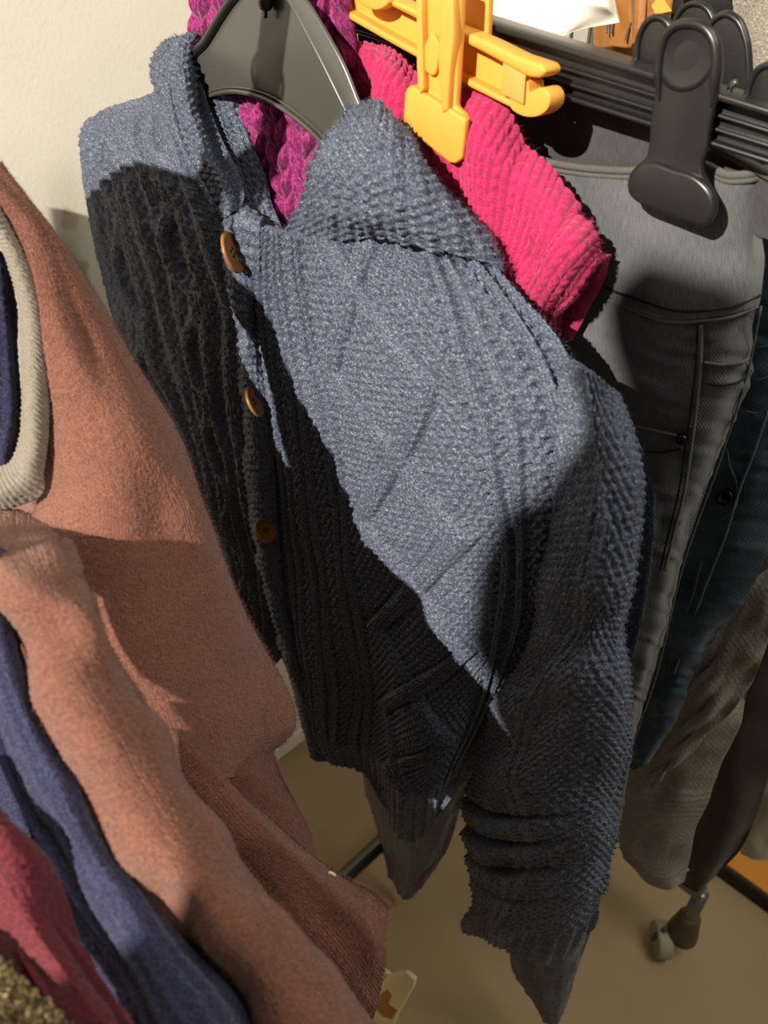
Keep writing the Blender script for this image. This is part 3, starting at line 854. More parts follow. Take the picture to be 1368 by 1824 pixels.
jl = [
 [(880,530,0.436),(1000,515,0.43),(1062,522,0.427),(1120,545,0.427),(1190,568,0.427),(1255,566,0.429),(1298,560,0.432),(1352,540,0.452)],
 [(900,640,0.436),(1010,645,0.43),(1080,650,0.426),(1130,660,0.425),(1190,668,0.425),(1246,668,0.428),(1290,662,0.433),(1335,650,0.454)],
 [(930,800,0.436),(1030,800,0.43),(1090,800,0.426),(1130,800,0.425),(1175,802,0.425),(1218,800,0.428),(1256,796,0.433),(1292,790,0.454)],
 [(960,1000,0.436),(1030,1000,0.431),(1070,1000,0.427),(1105,1000,0.426),(1140,1002,0.426),(1168,1002,0.429),(1194,1001,0.434),(1219,1000,0.454)],
 [(950,1200,0.436),(1005,1200,0.431),(1040,1200,0.427),(1070,1200,0.426),(1100,1202,0.426),(1125,1202,0.429),(1148,1201,0.434),(1170,1198,0.452)],
 [(925,1350,0.436),(970,1350,0.431),(1000,1350,0.427),(1030,1350,0.426),(1058,1352,0.426),(1082,1352,0.429),(1102,1351,0.434),(1122,1345,0.45)],
 [(905,1500,0.436),(945,1500,0.431),(975,1500,0.428),(1000,1500,0.427),(1026,1502,0.427),(1050,1502,0.43),(1072,1501,0.434),(1095,1493,0.448)],
 [(897,1640,0.436),(932,1652,0.432),(955,1656,0.429),(978,1658,0.428),(998,1658,0.428),(1018,1656,0.431),(1036,1652,0.435),(1060,1640,0.446)],
 [(928,1755,0.436),(950,1765,0.433),(965,1770,0.431),(976,1772,0.43),(988,1772,0.43),(1000,1768,0.432),(1010,1764,0.436),(1022,1752,0.444)],
 [(962,1806,0.436),(972,1822,0.434),(980,1832,0.433),(984,1834,0.432),(989,1832,0.432),(993,1826,0.434),(998,1818,0.437),(1003,1806,0.442)],
]
panel('leg', jl, 230, 460, MT['greyden'], jeans, folds(.004, 70, 130, 9, .0012), 'Y', 0.002, 0.03)
ll = [
 [(720,430,.452),(770,430,.446),(820,430,.444),(870,430,.446),(940,430,.450)],
 [(690,700,.456),(750,700,.446),(820,700,.444),(890,700,.446),(960,700,.452)],
 [(650,1000,.458),(715,1000,.448),(780,1000,.445),(850,1000,.447),(930,1000,.454)],
 [(620,1240,0.454),(680,1240,0.444),(740,1245,0.44),(800,1240,0.442),(890,1230,0.452)],
 [(638,1340,0.454),(690,1350,0.444),(745,1360,0.44),(800,1355,0.442),(868,1330,0.452)],
 [(662,1450,0.454),(705,1465,0.444),(745,1470,0.44),(785,1455,0.442),(826,1420,0.452)],
 [(690,1545,0.454),(712,1560,0.446),(738,1562,0.442),(765,1545,0.444),(793,1520,0.452)],
 [(712,1592,0.452),(720,1600,0.448),(728,1602,0.446),(738,1596,0.447),(750,1584,0.452)],
]
panel('leg', ll, 90, 240, MT['greyden'], jeans, folds(.004, 60, 120, 14, .001), 'Y', 0.002, 0.02)
# seams
def seam(pix, mat, r=.0013, y=0.4245, n=80, name='seam', par=None):
    return tube(name, [onY(p[0], p[1], p[2] if len(p) > 2 else y) for p in pix], r * 0.68, mat, par or jeans, 6, n)
seam([(1040,492,0.427),(1080,513,0.425),(1140,535,0.424),(1200,553,0.424),(1260,553,0.426),(1300,548,0.429),(1354,526,0.448)], MT['thread_dark'], .0012)
seam([(1030,515,0.427),(1062,527,0.4255),(1120,551,0.4245),(1190,574,0.4245),(1255,572,0.427),(1298,566,0.43),(1350,546,0.449)], MT['thread_grey'], .0014)
seam([(1249,578,0.4265),(1248,640,0.4265),(1243,700,0.426),(1232,790,0.426),(1218,880,0.4255),(1200,950,0.426),(1184,1016,0.4265)], MT['thread_grey'], .0018, name='fly_seam')
seam([(1242,578,0.4258),(1240,640,0.4258),(1234,700,0.4252),(1222,790,0.4248),(1208,880,0.4248),(1191,950,0.425),(1176,1016,0.426)], MT['thread_dark'], .0010, name='fly_seam')
seam([(1254,646,0.4265),(1290,650,0.4305),(1318,646,0.436),(1334,638,0.446)], MT['thread_grey'], .0016)
seam([(1252,682,0.4265),(1288,686,0.4305),(1312,682,0.436),(1326,674,0.446)], MT['thread_dark'], .0012)
pw = seam([(1090,752,0.424),(1120,758,0.4235),(1160,766,0.4232),(1205,776,0.4238)], MT['thread_grey'], .0016, name='pocket_welt')
seam([(1096,790,0.424),(1130,800,0.4235),(1170,806,0.4232),(1212,800,0.4238)], MT['thread_dark'], .0010, name='pocket_stitching')
seam([(1356,545,0.446),(1334,655,0.449),(1292,792,0.45),(1219,1000,0.45),(1170,1200,0.448),(1122,1346,0.446),(1095,1494,0.444)], MT['thread_grey'], .0010, name='side_seam')
c = onY(1213, 783, 0.4225); v_ = CAM - c
lathe('rivet', [(0.0001, .0022), (.0018, .0020), (.0036, .0010), (.0040, -.001), (.0040, -.003)], c, v_ + np.array([0, -.6, 0]), MT['rivet'], jeans, 20)

# ------------------------------------------------------------------ black clip hanger
blk = empty('clip_hanger', (RX, 0.414, 1.2), 'black plastic clip hanger holding up the washed grey jeans', 'clip hanger')
def line(p0_, p1_, w0, w1):
    return [(p0_[0], p0_[1]), (p1_[0], p1_[1]), (p1_[0], p1_[1] + w1), (p0_[0], p0_[1] + w0)]
# ribs of the bar: a web with four flanges
slab('bar', line((560,-45), (1460,232), 78, 92), 0.418, .003, MT['blackpl'], blk, 0.0006)
slab('bar_flange', line((560,-55), (1460,222), 12, 14), 0.408, .022, MT['blackpl'], blk, 0.001)
slab('bar_flange', line((560,-18), (1460,258), 7, 8), 0.413, .010, MT['blackpl'], blk, 0.0008)
slab('bar_flange', line((560,8), (1460,284), 7, 8), 0.413, .010, MT['blackpl'], blk, 0.0008)
slab('bar_flange', line((560,28), (1460,312), 9, 10), 0.41, .016, MT['blackpl'], blk, 0.001)
lobe_ = [(1171,120),(1174,85),(1186,55),(1206,39),(1230,36),(1256,44),(1274,66),(1281,98),(1280,130),(1272,180),(1262,230),(1256,270),(1249,290),(1250,312),(1262,334),(1271,352),(1272,374),(1264,395),(1250,405),(1234,400),(1206,390),(1180,380),(1156,371),(1136,362),(1122,350),(1116,330),(1122,308),(1136,292),(1150,280),(1154,262),(1158,210),(1166,160)]
c1 = slab('clip', lobe_, 0.404, .0055, MT['blackpl'], blk, 0.0022, smooth_n=90)
tube('clip_rim', [onY(a, b, 0.4035) for a, b in [(1174,180),(1172,125),(1177,88),(1188,60),(1207,45),(1230,42),(1254,50),(1269,70),(1275,100),(1272,140),(1266,190)]], np.interp(np.linspace(0, 1, 60), [0, .14, .86, 1], [.0004, .0022, .0022, .0004]), MT['blackpl'], c1, 8, 60)
lathe('thumb_dish', [(.0001, -.0002), (.0125, .0002), (.0150, .0010), (.0152, -.002)], onY(1223, 100, 0.404), (0, -1, 0), MT['blackpl'], c1, 40)
slab('jaw_pad', [(1122,312),(1136,296),(1154,290),(1200,302),(1236,314),(1254,328),(1266,344),(1271,360),(1270,380),(1262,397),(1248,404),(1232,399),(1206,390),(1180,380),(1156,371),(1136,362),(1122,350),(1116,332)], 0.4005, .006, MT['blackpl'], c1, 0.002, smooth_n=60)
def back_lobe(cx, cy, w, h, y, par=None):
    o = [(cx - w, cy + h), (cx - w * 1.02, cy + h * .3), (cx - w * .86, cy - h * .35), (cx - w * 0.434, cy - h * .8), (cx, cy - h * .93), (cx + w * .5, cy - h * .8), (cx + w * .9, cy - h * .3), (cx + w * 1.02, cy + h * .3), (cx + w, cy + h)]
    k = slab('clip', o, y, .005, MT['blackpl'], par or blk, 0.0018, smooth_n=50)
    tube('clip_rim', [onY(a, b, y - .0006) for a, b in [((p[0] - cx) * .90 + cx, (p[1] - cy) * .90 + cy + 1) for p in o[:]]], .0016, MT['blackpl'], k, 8, 60)
    return k
back_lobe(1168, 78, 37, 58, 0.43)
back_lobe(1366, 170, 40, 66, 0.424)
tube('clip_spring', [onY(a, b, 0.424) for a, b in [(1300,158),(1305,150),(1312,146)]], .0016, MT['chrome'], blk, 8, 8)
tp = onY(560, -40, 0.418)
tube('neck', [onY(600, -36, 0.418), (RX + .012, 0.418, 1.255)], [0.006, .004], MT['blackpl'], blk, 10, 0)
hook(blk, RX + .01, 0.418, 1.255, MT['chrome'])

# ------------------------------------------------------------------ dark blue jeans
bj = empty('jeans', (0.62, 0.53, 0.1), 'dark blue jeans with a black button and pale seams behind the grey jeans', 'jeans')
bl = [
 [(1300,330,.530),(1340,330,.524),(1390,330,.522),(1460,330,.526)],
 [(1290,470,.530),(1330,470,.524),(1380,470,.522),(1450,470,.526)],
 [(1262,700,.530),(1310,700,.522),(1365,700,.520),(1440,700,.528)],
 [(1215,900,.530),(1268,900,.522),(1325,900,.520),(1392,890,.530)],
 [(1165,1050,.530),(1218,1060,.522),(1275,1065,.520),(1333,1052,.532)],
 [(1148,1180,.530),(1182,1186,.524),(1215,1186,.522),(1247,1178,.532)],
 [(1128,1300,.530),(1150,1302,.526),(1172,1300,.524),(1195,1292,.532)],
 [(1112,1376,.530),(1126,1372,.528),(1140,1366,.526),(1156,1350,.532)],
]
panel('leg', bl, 140, 320, MT['blueden'], bj, folds(.004, 70, 90, 23, .0013), 'Y', 0.002, 0.02)
panel('far_leg', [
 [(980,318,.530),(1060,330,.524),(1150,340,.522),(1240,345,.522),(1310,340,.528)],
 [(960,480,.530),(1040,480,.522),(1130,480,.520),(1220,480,.522),(1300,480,.530)],
 [(960,700,.530),(1020,700,.524),(1090,700,.522),(1150,700,.524),(1230,700,.532)],
 [(950,950,.530),(990,950,.524),(1035,950,.522),(1080,950,.524),(1130,950,.532)],
 [(920,1180,.530),(950,1180,.526),(980,1180,.524),(1010,1180,.526),(1045,1180,.532)],
 [(910,1330,.530),(930,1330,.528),(950,1330,.527),(970,1330,.528),(990,1330,.532)]], 60, 110, MT['blueden'], bj, folds(.004, 70, 90, 26, .001), 'Y', 0.002, 0.02)
seam([(1368,730,.518),(1345,800,.5175),(1318,870,.5175),(1290,960,.5175),(1258,1040,.518),(1226,1130,.520),(1200,1200,.522)], MT['thread_blue'], .0016, name='side_seam', par=bj)
seam([(1296,800,.519),(1300,830,.5185),(1312,860,.518),(1310,900,.518),(1290,925,.518)], MT['thread_blue'], .0013, name='fly_seam', par=bj)
seam([(1250,1000,.518),(1240,1040,.518),(1220,1100,.520),(1190,1190,.523)], MT['thread_blue'], .0012, name='fly_seam', par=bj)
c = onY(1290, 886, .514); 
lathe('waist_button', [(.0001, .0005), (.003, .0004), (.0042, .0024), (.0058, .0024), (.0066, .0010), (.0066, -.004)], c, CAM - c + np.array([-.1, -.2, 0]), MT['rivet'], bj, 24)
for dx_ in (0, 1, 2):
    seam([(1296 + 12 * dx_, 610 + 60 * dx_, .5195), (1330 + 10 * dx_, 620 + 58 * dx_, .5175), (1372, 616 + 55 * dx_, .5175)], MT['thread_blue'], .0010, name='belt_stitching', par=bj)

blk2 = empty('clip_hanger', (RX, 0.505, 1.2), 'black plastic clip hanger further back whose clips rise behind the front clip', 'clip hanger')
back_lobe(1290, 92, 46, 80, .505, blk2)
back_lobe(1236, 44, 40, 46, .520, blk2)
slab('bar', line((800,40), (1440,240), 60, 66), .511, .004, MT['blackpl'], blk2, 0.0006)
slab('jaw', [(1250,150),(1325,160),(1335,360),(1262,352)], .508, .005, MT['blackpl'], blk2, 0.001)
tube('neck', [onY(830, 50, .512), (RX + .03, .512, 1.235)], [0.006, .004], MT['blackpl'], blk2, 10, 0)
hook(blk2, RX + .03, .512, 1.235, MT['chrome'])

# ------------------------------------------------------------------ grey marl sweater, brown top, white top further along the rail
gm = empty('marl_sweater', (0.62, 0.60, 0.3), 'grey marl knit sweater with a long sleeve hanging behind the dark blue jeans', 'sweater')
def soft(amp, fx, fy, seed, st=0.0006):
    def f(S, T, U, V):
        u = S / PX; v = T / PX
        return amp * vnoise(u / fx, v / fy, seed) + st * purl(u / 12, v / 9)
    return f
def fold_sleeve(S, T, U, V):
    u = S / PX; v = T / PX
    return .006 * vnoise(u / 60, v / 80, 33) + .0006 * purl(u / 12, v / 9) + .0009 * np.cos(2 * np.pi * v / 26 + 3 * vnoise(u / 40, v / 40, 35)) * np.clip((V - .75) * 8, 0, 1) * np.clip((.9 - V) * 10, 0, 1)
gs = [
 [(1335,130,.612),(1365,140,.602),(1400,150,.600),(1450,170,.610)],
 [(1300,400,.610),(1345,400,.600),(1400,400,.598),(1460,400,.608)],
 [(1270,700,.608),(1325,700,.598),(1390,700,.596),(1460,700,.607)],
 [(1230,1000,.606),(1300,1000,.596),(1370,1000,.594),(1450,1000,.606)],
 [(1195,1140,.606),(1250,1130,.594),(1310,1130,.592),(1370,1140,.606)],
 [(1140,1290,.606),(1195,1290,.592),(1255,1300,.590),(1312,1300,.606)],
 [(1104,1410,.606),(1158,1420,.590),(1215,1425,.590),(1260,1418,.606)],
 [(1094,1485,.606),(1138,1500,.590),(1190,1505,.590),(1235,1488,.606)],
 [(1103,1515,.606),(1140,1548,.590),(1188,1562,.590),(1224,1548,.606)],
 [(1110,1528,.606),(1146,1568,.592),(1190,1585,.592),(1220,1574,.606)],
]
panel('sleeve', gs, 120, 460, MT['greymarl'], gm, fold_sleeve, 'Y', 0.004, 0.03)
tube('sleeve_hem', [onY(*p) for p in [(1104,1508,.604),(1138,1545,.590),(1188,1562,.588),(1226,1548,.604)]], .002, MT['greymarl'], gm, 8, 40)
gb = [
 [(1270,1080,.586),(1330,1040,.578),(1395,1000,.584)],
 [(1235,1200,.586),(1300,1150,.574),(1375,1120,.582)],
 [(1205,1290,.586),(1265,1250,.572),(1332,1228,.580)],
 [(1165,1360,.586),(1205,1345,.574),(1250,1318,.580)],
 [(1148,1398,.586),(1170,1396,.578),(1200,1360,.582)],
]
panel('body', gb, 90, 180, MT['greymarl'], gm, soft(.006, 50, 60, 37), 'Y', 0.004, 0.008)
gt = [
 [(1300,-70,.620),(1360,-70,.612),(1440,-70,.610)],
 [(1300,0,.616),(1350,0,.606),(1440,0,.604)],
 [(1304,60,.614),(1345,70,.602),(1440,80,.600)],
 [(1320,120,.612),(1350,140,.600),(1440,160,.598)],
 [(1340,300,.610),(1380,320,.600),(1450,330,.598)],
]
panel('shoulder', gt, 80, 150, MT['greymarl'], gm, soft(.003, 50, 60, 38), 'Y', 0.004, 0.01)
bt = empty('brown_top', (0.66, 0.68, 0.3), 'dark brown jersey top hanging between the grey marl sleeve and the white top', 'top')
bt_ = [
 [(1290,330,.684),(1370,330,.674),(1460,330,.684)],
 [(1300,700,.682),(1375,700,.670),(1465,700,.682)],
 [(1300,1050,.680),(1370,1050,.668),(1460,1050,.680)],
 [(1265,1300,.680),(1330,1300,.664),(1390,1300,.680)],
 [(1235,1440,.680),(1298,1450,.662),(1354,1438,.680)],
 [(1212,1535,.680),(1262,1542,.664),(1312,1528,.680)],
 [(1206,1572,.680),(1238,1586,.668),(1272,1566,.680)],
]
panel('sleeve', bt_, 60, 170, MT['brown'], bt, soft(.006, 70, 120, 41, .0002), 'Y', 0.003, 0.02)
wt = empty('white_top', (0.72, 0.76, 0.4), 'off-white jersey top hanging above the orange board', 'top')
wt_ = [
 [(1330,420,.764),(1410,420,.754),(1490,420,.764)],
 [(1320,800,.762),(1400,800,.750),(1490,800,.762)],
 [(1312,1250,.760),(1390,1250,.748),(1480,1250,.760)],
 [(1316,1420,.760),(1372,1440,.746),(1440,1430,.760)],
 [(1318,1490,.760),(1354,1510,.748),(1410,1510,.760)],
 [(1324,1518,.760),(1352,1534,.750),(1390,1536,.760)],
]
panel('sleeve', wt_, 50, 130, MT['white'], wt, soft(.006, 60, 80, 43, .0003), 'Y', 0.003, 0.02)
bb = empty('black_top', (0.55, 0.66, 0.8), 'black knit top on the rail behind the black clips', 'top')
bb_ = [
 [(1120,-90,.660),(1200,-90,.652),(1280,-90,.652),(1345,-80,.660)],
 [(1110,0,.660),(1190,0,.648),(1270,0,.648),(1328,-10,.660)],
 [(1110,120,.660),(1190,120,.646),(1270,110,.646),(1318,50,.660)],
 [(1120,420,.660),(1200,420,.646),(1280,400,.646),(1330,400,.660)],
]
panel('body', bb_, 70, 80, MT['black'], bb, soft(.006, 40, 40, 47, .0006), 'Y', 0.003, 0.02)

# tan leather bag strap and white paper behind the black bar
lb = empty('leather_bag', (0.5, 0.58, 1.0), 'tan leather bag with pale stitching behind the black bar', 'bag')
lt = [
 [(1060,-70,.585),(1100,-70,.578),(1150,-70,.576),(1200,-70,.580)],
 [(1058,0,.585),(1100,0,.576),(1150,0,.574),(1198,0,.580)],
 [(1058,60,.585),(1100,60,.576),(1145,60,.574),(1190,55,.580)],
 [(1060,150,.585),(1100,150,.576),(1145,150,.574),(1180,150,.582)],
 [(1060,420,.585),(1100,420,.574),(1140,420,.572),(1175,420,.582)],
]
panel('leather_side', lt, 40, 70, MT['tan'], lb, folds(.003, 50, 60, 51), 'Y', 0.003, 0.025)
tube('handle', [onY(1075, -60, .578), (.42, .575, 1.312), (RX, .575, 1.3045), (.40, .585, 1.325), onY(1190, -60, .584)], .004, MT['tan'], lb, 8, 50)
panel('leather_strap', [[(1118,-70,.572),(1140,-70,.570),(1160,-70,.572)],[(1120,0,.571),(1138,0,.569),(1152,0,.571)],[(1124,60,.570),(1136,62,.568),(1148,60,.570)],[(1126,150,.570),(1136,150,.568),(1146,150,.570)]], 12, 50, MT['tan'], lb, None, 'Y', 0.004)
for pts in ([(1083,-20),(1082,30),(1081,60)], [(1092,-20),(1090,30),(1089,60)], [(1128,-20),(1128,20),(1131,60)], [(1124,40),(1118,56),(1114,72)]):
    tube('stitching', [onY(a, b, .5695) for a, b in pts], .0008, MT['thread_grey'], lb, 6, 30)
slab('yellow_tag', [(1176,-10),(1196,20),(1168,26),(1160,10)], .566, .001, MT['yellow'], lb, 0)
pp = [
 [(850,-70,.500),(920,-60,.490),(1000,-40,.486),(1070,-20,.500),(1095,-5,.520)],
 [(865,-20,.496),(925,-10,.482),(1005,-5,.480),(1075,10,.496),(1100,22,.516)],
 [(872,18,.492),(930,38,.474),(1008,30,.478),(1070,28,.498),(1103,34,.514)],
 [(874,24,.490),(935,52,.470),(985,70,.470),(1035,52,.488),(1104,40,.512)],
]
ps = panel('paper_sheet', pp, 60, 40, MT['paper'], None, None, 'Y', 0.0004)
ps['label'] = 'curled white paper sheet lying on the black hanger bar'; ps['category'] = 'paper'

# ------------------------------------------------------------------ rust sweater in front of the cardigan
rust = empty('rust_sweater', (0.45, 0.13, 0.75), 'fuzzy rust brown sweater with a grey ribbed neckband in front of the blue cardigan', 'sweater')
def fuzz(amp_st, amp_f, fx, fy, seed, sw=9, sh=7):
    def f(S, T, U, V):
        u = S / .00032; v = T / .00032
        return amp_st * vst(u / sw, v / sh) * (0.75 + 0.35 * vnoise(u / 40, v / 40, seed + 5)) + amp_f * vnoise(u / fx, v / fy, seed) + 0.00035 * vnoise(u / 3.2, v / 3.2, seed + 1)
    return f
def body_relief(S, T, U, V):
    h = fuzz(.0007, .005, 90, 160, 61)(S, T, U, V)
    crease = np.exp(-((U - 0.80 + 0.03 * np.sin(6 * V)) / 0.035) ** 2) * np.clip((V - .04) * 12, 0, 1) * np.clip((.62 - V) * 4, 0, 1)
    return h - 0.006 * crease
rb = [
 [(-80,330,.40),(-50,312,.402),(-28,300,.405),(-10,292,.408),(0,288,.412),(10,290,.43)],
 [(0,388,.405),(18,384,.404),(38,383,.405),(54,384,.410),(66,388,.415),(78,400,.44)],
 [(45,500,.410),(65,505,.406),(90,508,.408),(114,510,.414),(132,510,.420),(150,514,.45)],
 [(70,640,.415),(100,645,.408),(140,645,.408),(176,640,.416),(202,636,.426),(224,642,.46)],
 [(80,760,.420),(130,768,.408),(185,770,.408),(236,764,.418),(276,756,.430),(306,766,.47)],
 [(76,884,.425),(150,900,.408),(220,905,.408),(286,900,.420),(328,892,.436),(364,902,.48)],
 [(20,1000,.40),(125,1020,.405),(220,1030,.408),(305,1030,.424),(366,1022,.444),(416,1036,.49)],
 [(20,1130,.40),(130,1150,.405),(235,1170,.410),(335,1180,.430),(410,1175,.454),(470,1160,.50)],
 [(80,1260,.41),(170,1280,.41),(265,1290,.418),(370,1300,.440),(455,1300,.466),(524,1292,.505)],
 [(130,1380,.42),(215,1390,.42),(310,1390,.428),(395,1388,.450),(450,1378,.474),(480,1360,.51)],
]
P_rb = panel('body', rb, 230, 430, MT['rust'], rust, body_relief, 'D', 0.004, 0.015)
rB = [
 [(270,1250,.455),(340,1285,.460),(415,1310,.470),(482,1340,.50)],
 [(330,1360,.462),(400,1372,.464),(460,1384,.472),(504,1402,.50)],
 [(400,1440,.468),(450,1444,.468),(502,1452,.476),(546,1470,.50)],
 [(450,1510,.472),(490,1516,.470),(532,1530,.478),(569,1545,.50)],
 [(500,1590,.474),(530,1596,.472),(556,1600,.478),(574,1590,.50)],
]
P_rB = panel('back_hem', rB, 90, 130, MT['rust'], rust, fuzz(.0006, .004, 80, 100, 63), 'D', 0.004, 0.05)
rC = [
 [(230,1340,.440),(262,1312,.424),(295,1290,.424),(318,1298,.450)],
 [(300,1430,.440),(340,1402,.420),(385,1384,.420),(422,1408,.450)],
 [(370,1515,.440),(415,1490,.416),(462,1470,.416),(502,1484,.448)],
 [(440,1598,.438),(490,1568,.412),(542,1546,.412),(580,1556,.446)],
 [(512,1675,.436),(560,1638,.408),(600,1606,.408),(628,1590,.442)],
 [(582,1755,.434),(618,1704,.406),(646,1655,.404),(662,1602,.438)],
 [(612,1795,.434),(644,1742,.406),(668,1690,.402),(678,1612,.434)],
 [(645,1838,.436),(674,1785,.412),(692,1716,.408),(688,1620,.434)],
]
P_rC = panel('sleeve', rC, 150, 330, MT['rust'], rust, fuzz(.0019, .004, 70, 110, 65, 12, 9), 'D', 0.004, 0.02)
rD = [
 [(-90,925,.425),(-20,918,.420),(55,925,.422),(128,950,.430)],
 [(-62,985,.372),(0,965,.348),(64,970,.356),(135,1005,.412)],
 [(-2,1110,0.3354),(50,1078,0.3148),(110,1075,0.3188),(172,1105,0.3840)],
 [(58,1262,0.3320),(110,1222,0.3096),(172,1212,0.3153),(242,1245,0.3857)],
 [(124,1403,0.3285),(185,1348,0.3062),(246,1332,0.3136),(314,1375,0.3874)],
 [(202,1542,0.3268),(265,1470,0.3044),(322,1452,0.3119),(388,1494,0.3874)],
 [(302,1645,0.3251),(360,1588,0.3027),(412,1572,0.3119),(472,1604,0.3874)],
 [(392,1752,0.3234),(450,1692,0.3027),(502,1682,0.3119),(558,1718,0.3874)],
 [(455,1840,0.3216),(520,1792,0.3027),(578,1788,0.3119),(648,1836,0.3874)],
 [(540,1960,0.3199),(600,1920,0.3027),(660,1910,0.3119),(740,1960,0.3874)],
]
P_rD = panel('front_fold', rD, 150, 400, MT['rust'], rust, fuzz(.0014, .005, 60, 80, 67, 13, 10), 'D', 0.004, 0.03)
def rib_band(S, T, U, V):
    v = T / .00032; u = S / .00032
    return .0016 * np.sin(np.pi * U) + .0006 * (0.5 + 0.5 * np.cos(2 * np.pi * (v + 6 * U) / 8.5)) + .0003 * vnoise(u / 4, v / 4, 3)
nb_ = [
 [(-60,330,.402),(-45,322,.397),(-30,322,.400)],
 [(-22,400,.405),(-8,392,.399),(8,385,.404)],
 [(0,432,.408),(20,448,.401),(48,466,.406)],
 [(19,489,.410),(42,505,.402),(71,533,.408)],
 [(33,541,.412),(56,560,.404),(81,590,.410)],
 [(37,615,.414),(61,640,.405),(87,680,.412)],
 [(39,709,.416),(62,735,.406),(86,775,.414)],
 [(33,783,.418),(57,815,.408),(78,840,.415)],
 [(18,822,.418),(40,858,.408),(72,884,.416)],
 [(0,832,.418),(15,872,.406),(36,900,.414)],
 [(-40,842,.416),(-35,880,.404),(-28,915,.412)],
]
nbo = panel('neckband', nb_, 40, 420, MT['greyrib'], rust, rib_band, 'D', 0.004)
nbo['label'] = 'grey ribbed neckband'
tube('tag_pin', [onD(578, 1560, .440), onD(588, 1556, .438), (onD(597, 1562, .440))], .0014, MT['cream'], rust, 8, 10)

# ------------------------------------------------------------------ navy sweater
nav = empty('navy_sweater', (0.42, 0.08, 0.8), 'navy blue knit sweater showing inside and below the rust sweater', 'sweater')
nv_ = [
 [(-80,980,0.3440),(-30,960,0.3311),(20,1000,0.3440)],
 [(-50,1210,0.3337),(5,1170,0.3199),(60,1170,0.3397)],
 [(0,1338,0.3285),(50,1298,0.3148),(100,1290,0.3354)],
 [(33,1428,0.3251),(95,1392,0.3113),(155,1390,0.3337)],
 [(108,1588,0.3199),(180,1550,0.3062),(245,1545,0.3302)],
 [(195,1745,0.3148),(270,1690,0.3010),(335,1655,0.3285)],
 [(248,1842,0.3113),(345,1790,0.2976),(435,1765,0.3268)],
 [(300,1920,0.3096),(400,1880,0.2958),(490,1850,0.3251)],
]
def navy_rel(S, T, U, V):
    u = S / .00030; v = T / .00030
    return .0012 * (0.5 + 0.5 * np.cos(2 * np.pi * u / 26)) + .0006 * vst(u / 9, v / 8) + .0005 * vnoise(u / 5, v / 5, 71) + .002 * vnoise(u / 60, v / 90, 72)
P_nv = panel('sleeve', nv_, 120, 380, MT['navy'], nav, navy_rel, 'D', 0.004, 0.02)
nc = [
 [(-60,440,.424),(-30,440,.420),(-6,450,.424),(12,470,.436)],
 [(-60,520,.424),(-25,520,.418),(5,530,.424),(24,545,.438)],
 [(-60,640,.424),(-20,640,.418),(14,645,.424),(33,650,.440)],
 [(-60,740,.426),(-20,740,.420),(18,742,.426),(38,742,.440)],
 [(-60,800,.430),(-25,800,.426),(6,800,.430),(28,796,.440)],
 [(-60,880,.436),(-25,880,.434),(8,876,.436),(36,862,.442)],
]
nbk = [
 [(-200,1150,.44),(-60,1150,.44),(60,1180,.44)],
 [(-200,1400,.43),(-20,1420,.43),(130,1430,.43)],
 [(-160,1650,.42),(60,1650,.42),(230,1640,.42)],
 [(-60,1850,.41),(160,1850,.41),(360,1850,.41)],
]
panel('body', nbk, 40, 80, MT['navy'], nav, None, 'D', 0.004, 0.0)
panel('collar', nc, 50, 140, MT['navy'], nav, navy_rel, 'D', 0.004, 0.008)
bg = empty('burgundy_top', (0.40, 0.03, 0.8), 'burgundy velour top below the navy sleeve', 'top')
bu = [
 [(-120,1330,0.3096),(-40,1390,0.3010),(25,1445,0.3182)],
 [(-110,1480,0.3053),(0,1500,0.2941),(75,1535,0.3165)],
 [(-80,1620,0.3010),(30,1610,0.2890),(122,1612,0.3130)],
 [(-20,1690,0.2976),(75,1680,0.2855),(165,1690,0.3113)],
 [(60,1760,0.2941),(135,1760,0.2838),(205,1765,0.3096)],
 [(140,1830,0.2924),(190,1830,0.2838),(245,1840,0.3096)],
 [(200,1890,0.2924),(240,1890,0.2838),(290,1900,0.3096)],
]
def velour(S, T, U, V):
    u = S / .00030; v = T / .00030
    return .006 * vnoise(u / 90 - v / 200, v / 110, 77) + .0025 * vnoise(u / 90, v / 60, 78) + .0004 * vnoise(u / 5, v / 5, 79)
panel('body', bu, 100, 220, MT['burg'], bg, velour, 'D', 0.003, 0.012)
gd = empty('lurex_top', (0.42, 0.0, 0.85), 'gold and black glitter knit top in the near corner', 'top')
gd_ = [
 [(-120,1660,0.2881),(-60,1690,0.2795),(-5,1712,0.2881)],
 [(-110,1740,0.2855),(-30,1750,0.2752),(60,1765,0.2855)],
 [(-80,1820,0.2838),(20,1820,0.2735),(125,1822,0.2838)],
 [(-40,1900,0.2838),(70,1900,0.2735),(190,1890,0.2838)],
]
panel('body', gd_, 90, 110, MT['gold'], gd, lambda S, T, U, V: .0022 * purl(S / .0036, T / .003) + .0012 * vnoise(S / .0016, T / .0016, 81), 'D', 0.003, 0.01)

# ------------------------------------------------------------------ cream hanger end low under the rust cuff
cm = empty('cream_hanger', (0.45, 0.30, 0.2), 'cream plastic hanger end with an amber slot below the rust cuff', 'hanger')
slab('bar', [(690,1738),(722,1733),(738,1746),(736,1758),(706,1812),(694,1846),(640,1846),(640,1800)], .300, .006, MT['cream'], cm, 0.002)
slab('amber_insert', [(676,1772),(688,1764),(696,1774),(690,1790),(706,1802),(698,1816),(682,1812),(668,1796)], .2985, .003, MT['amber'], cm, 0.0006)

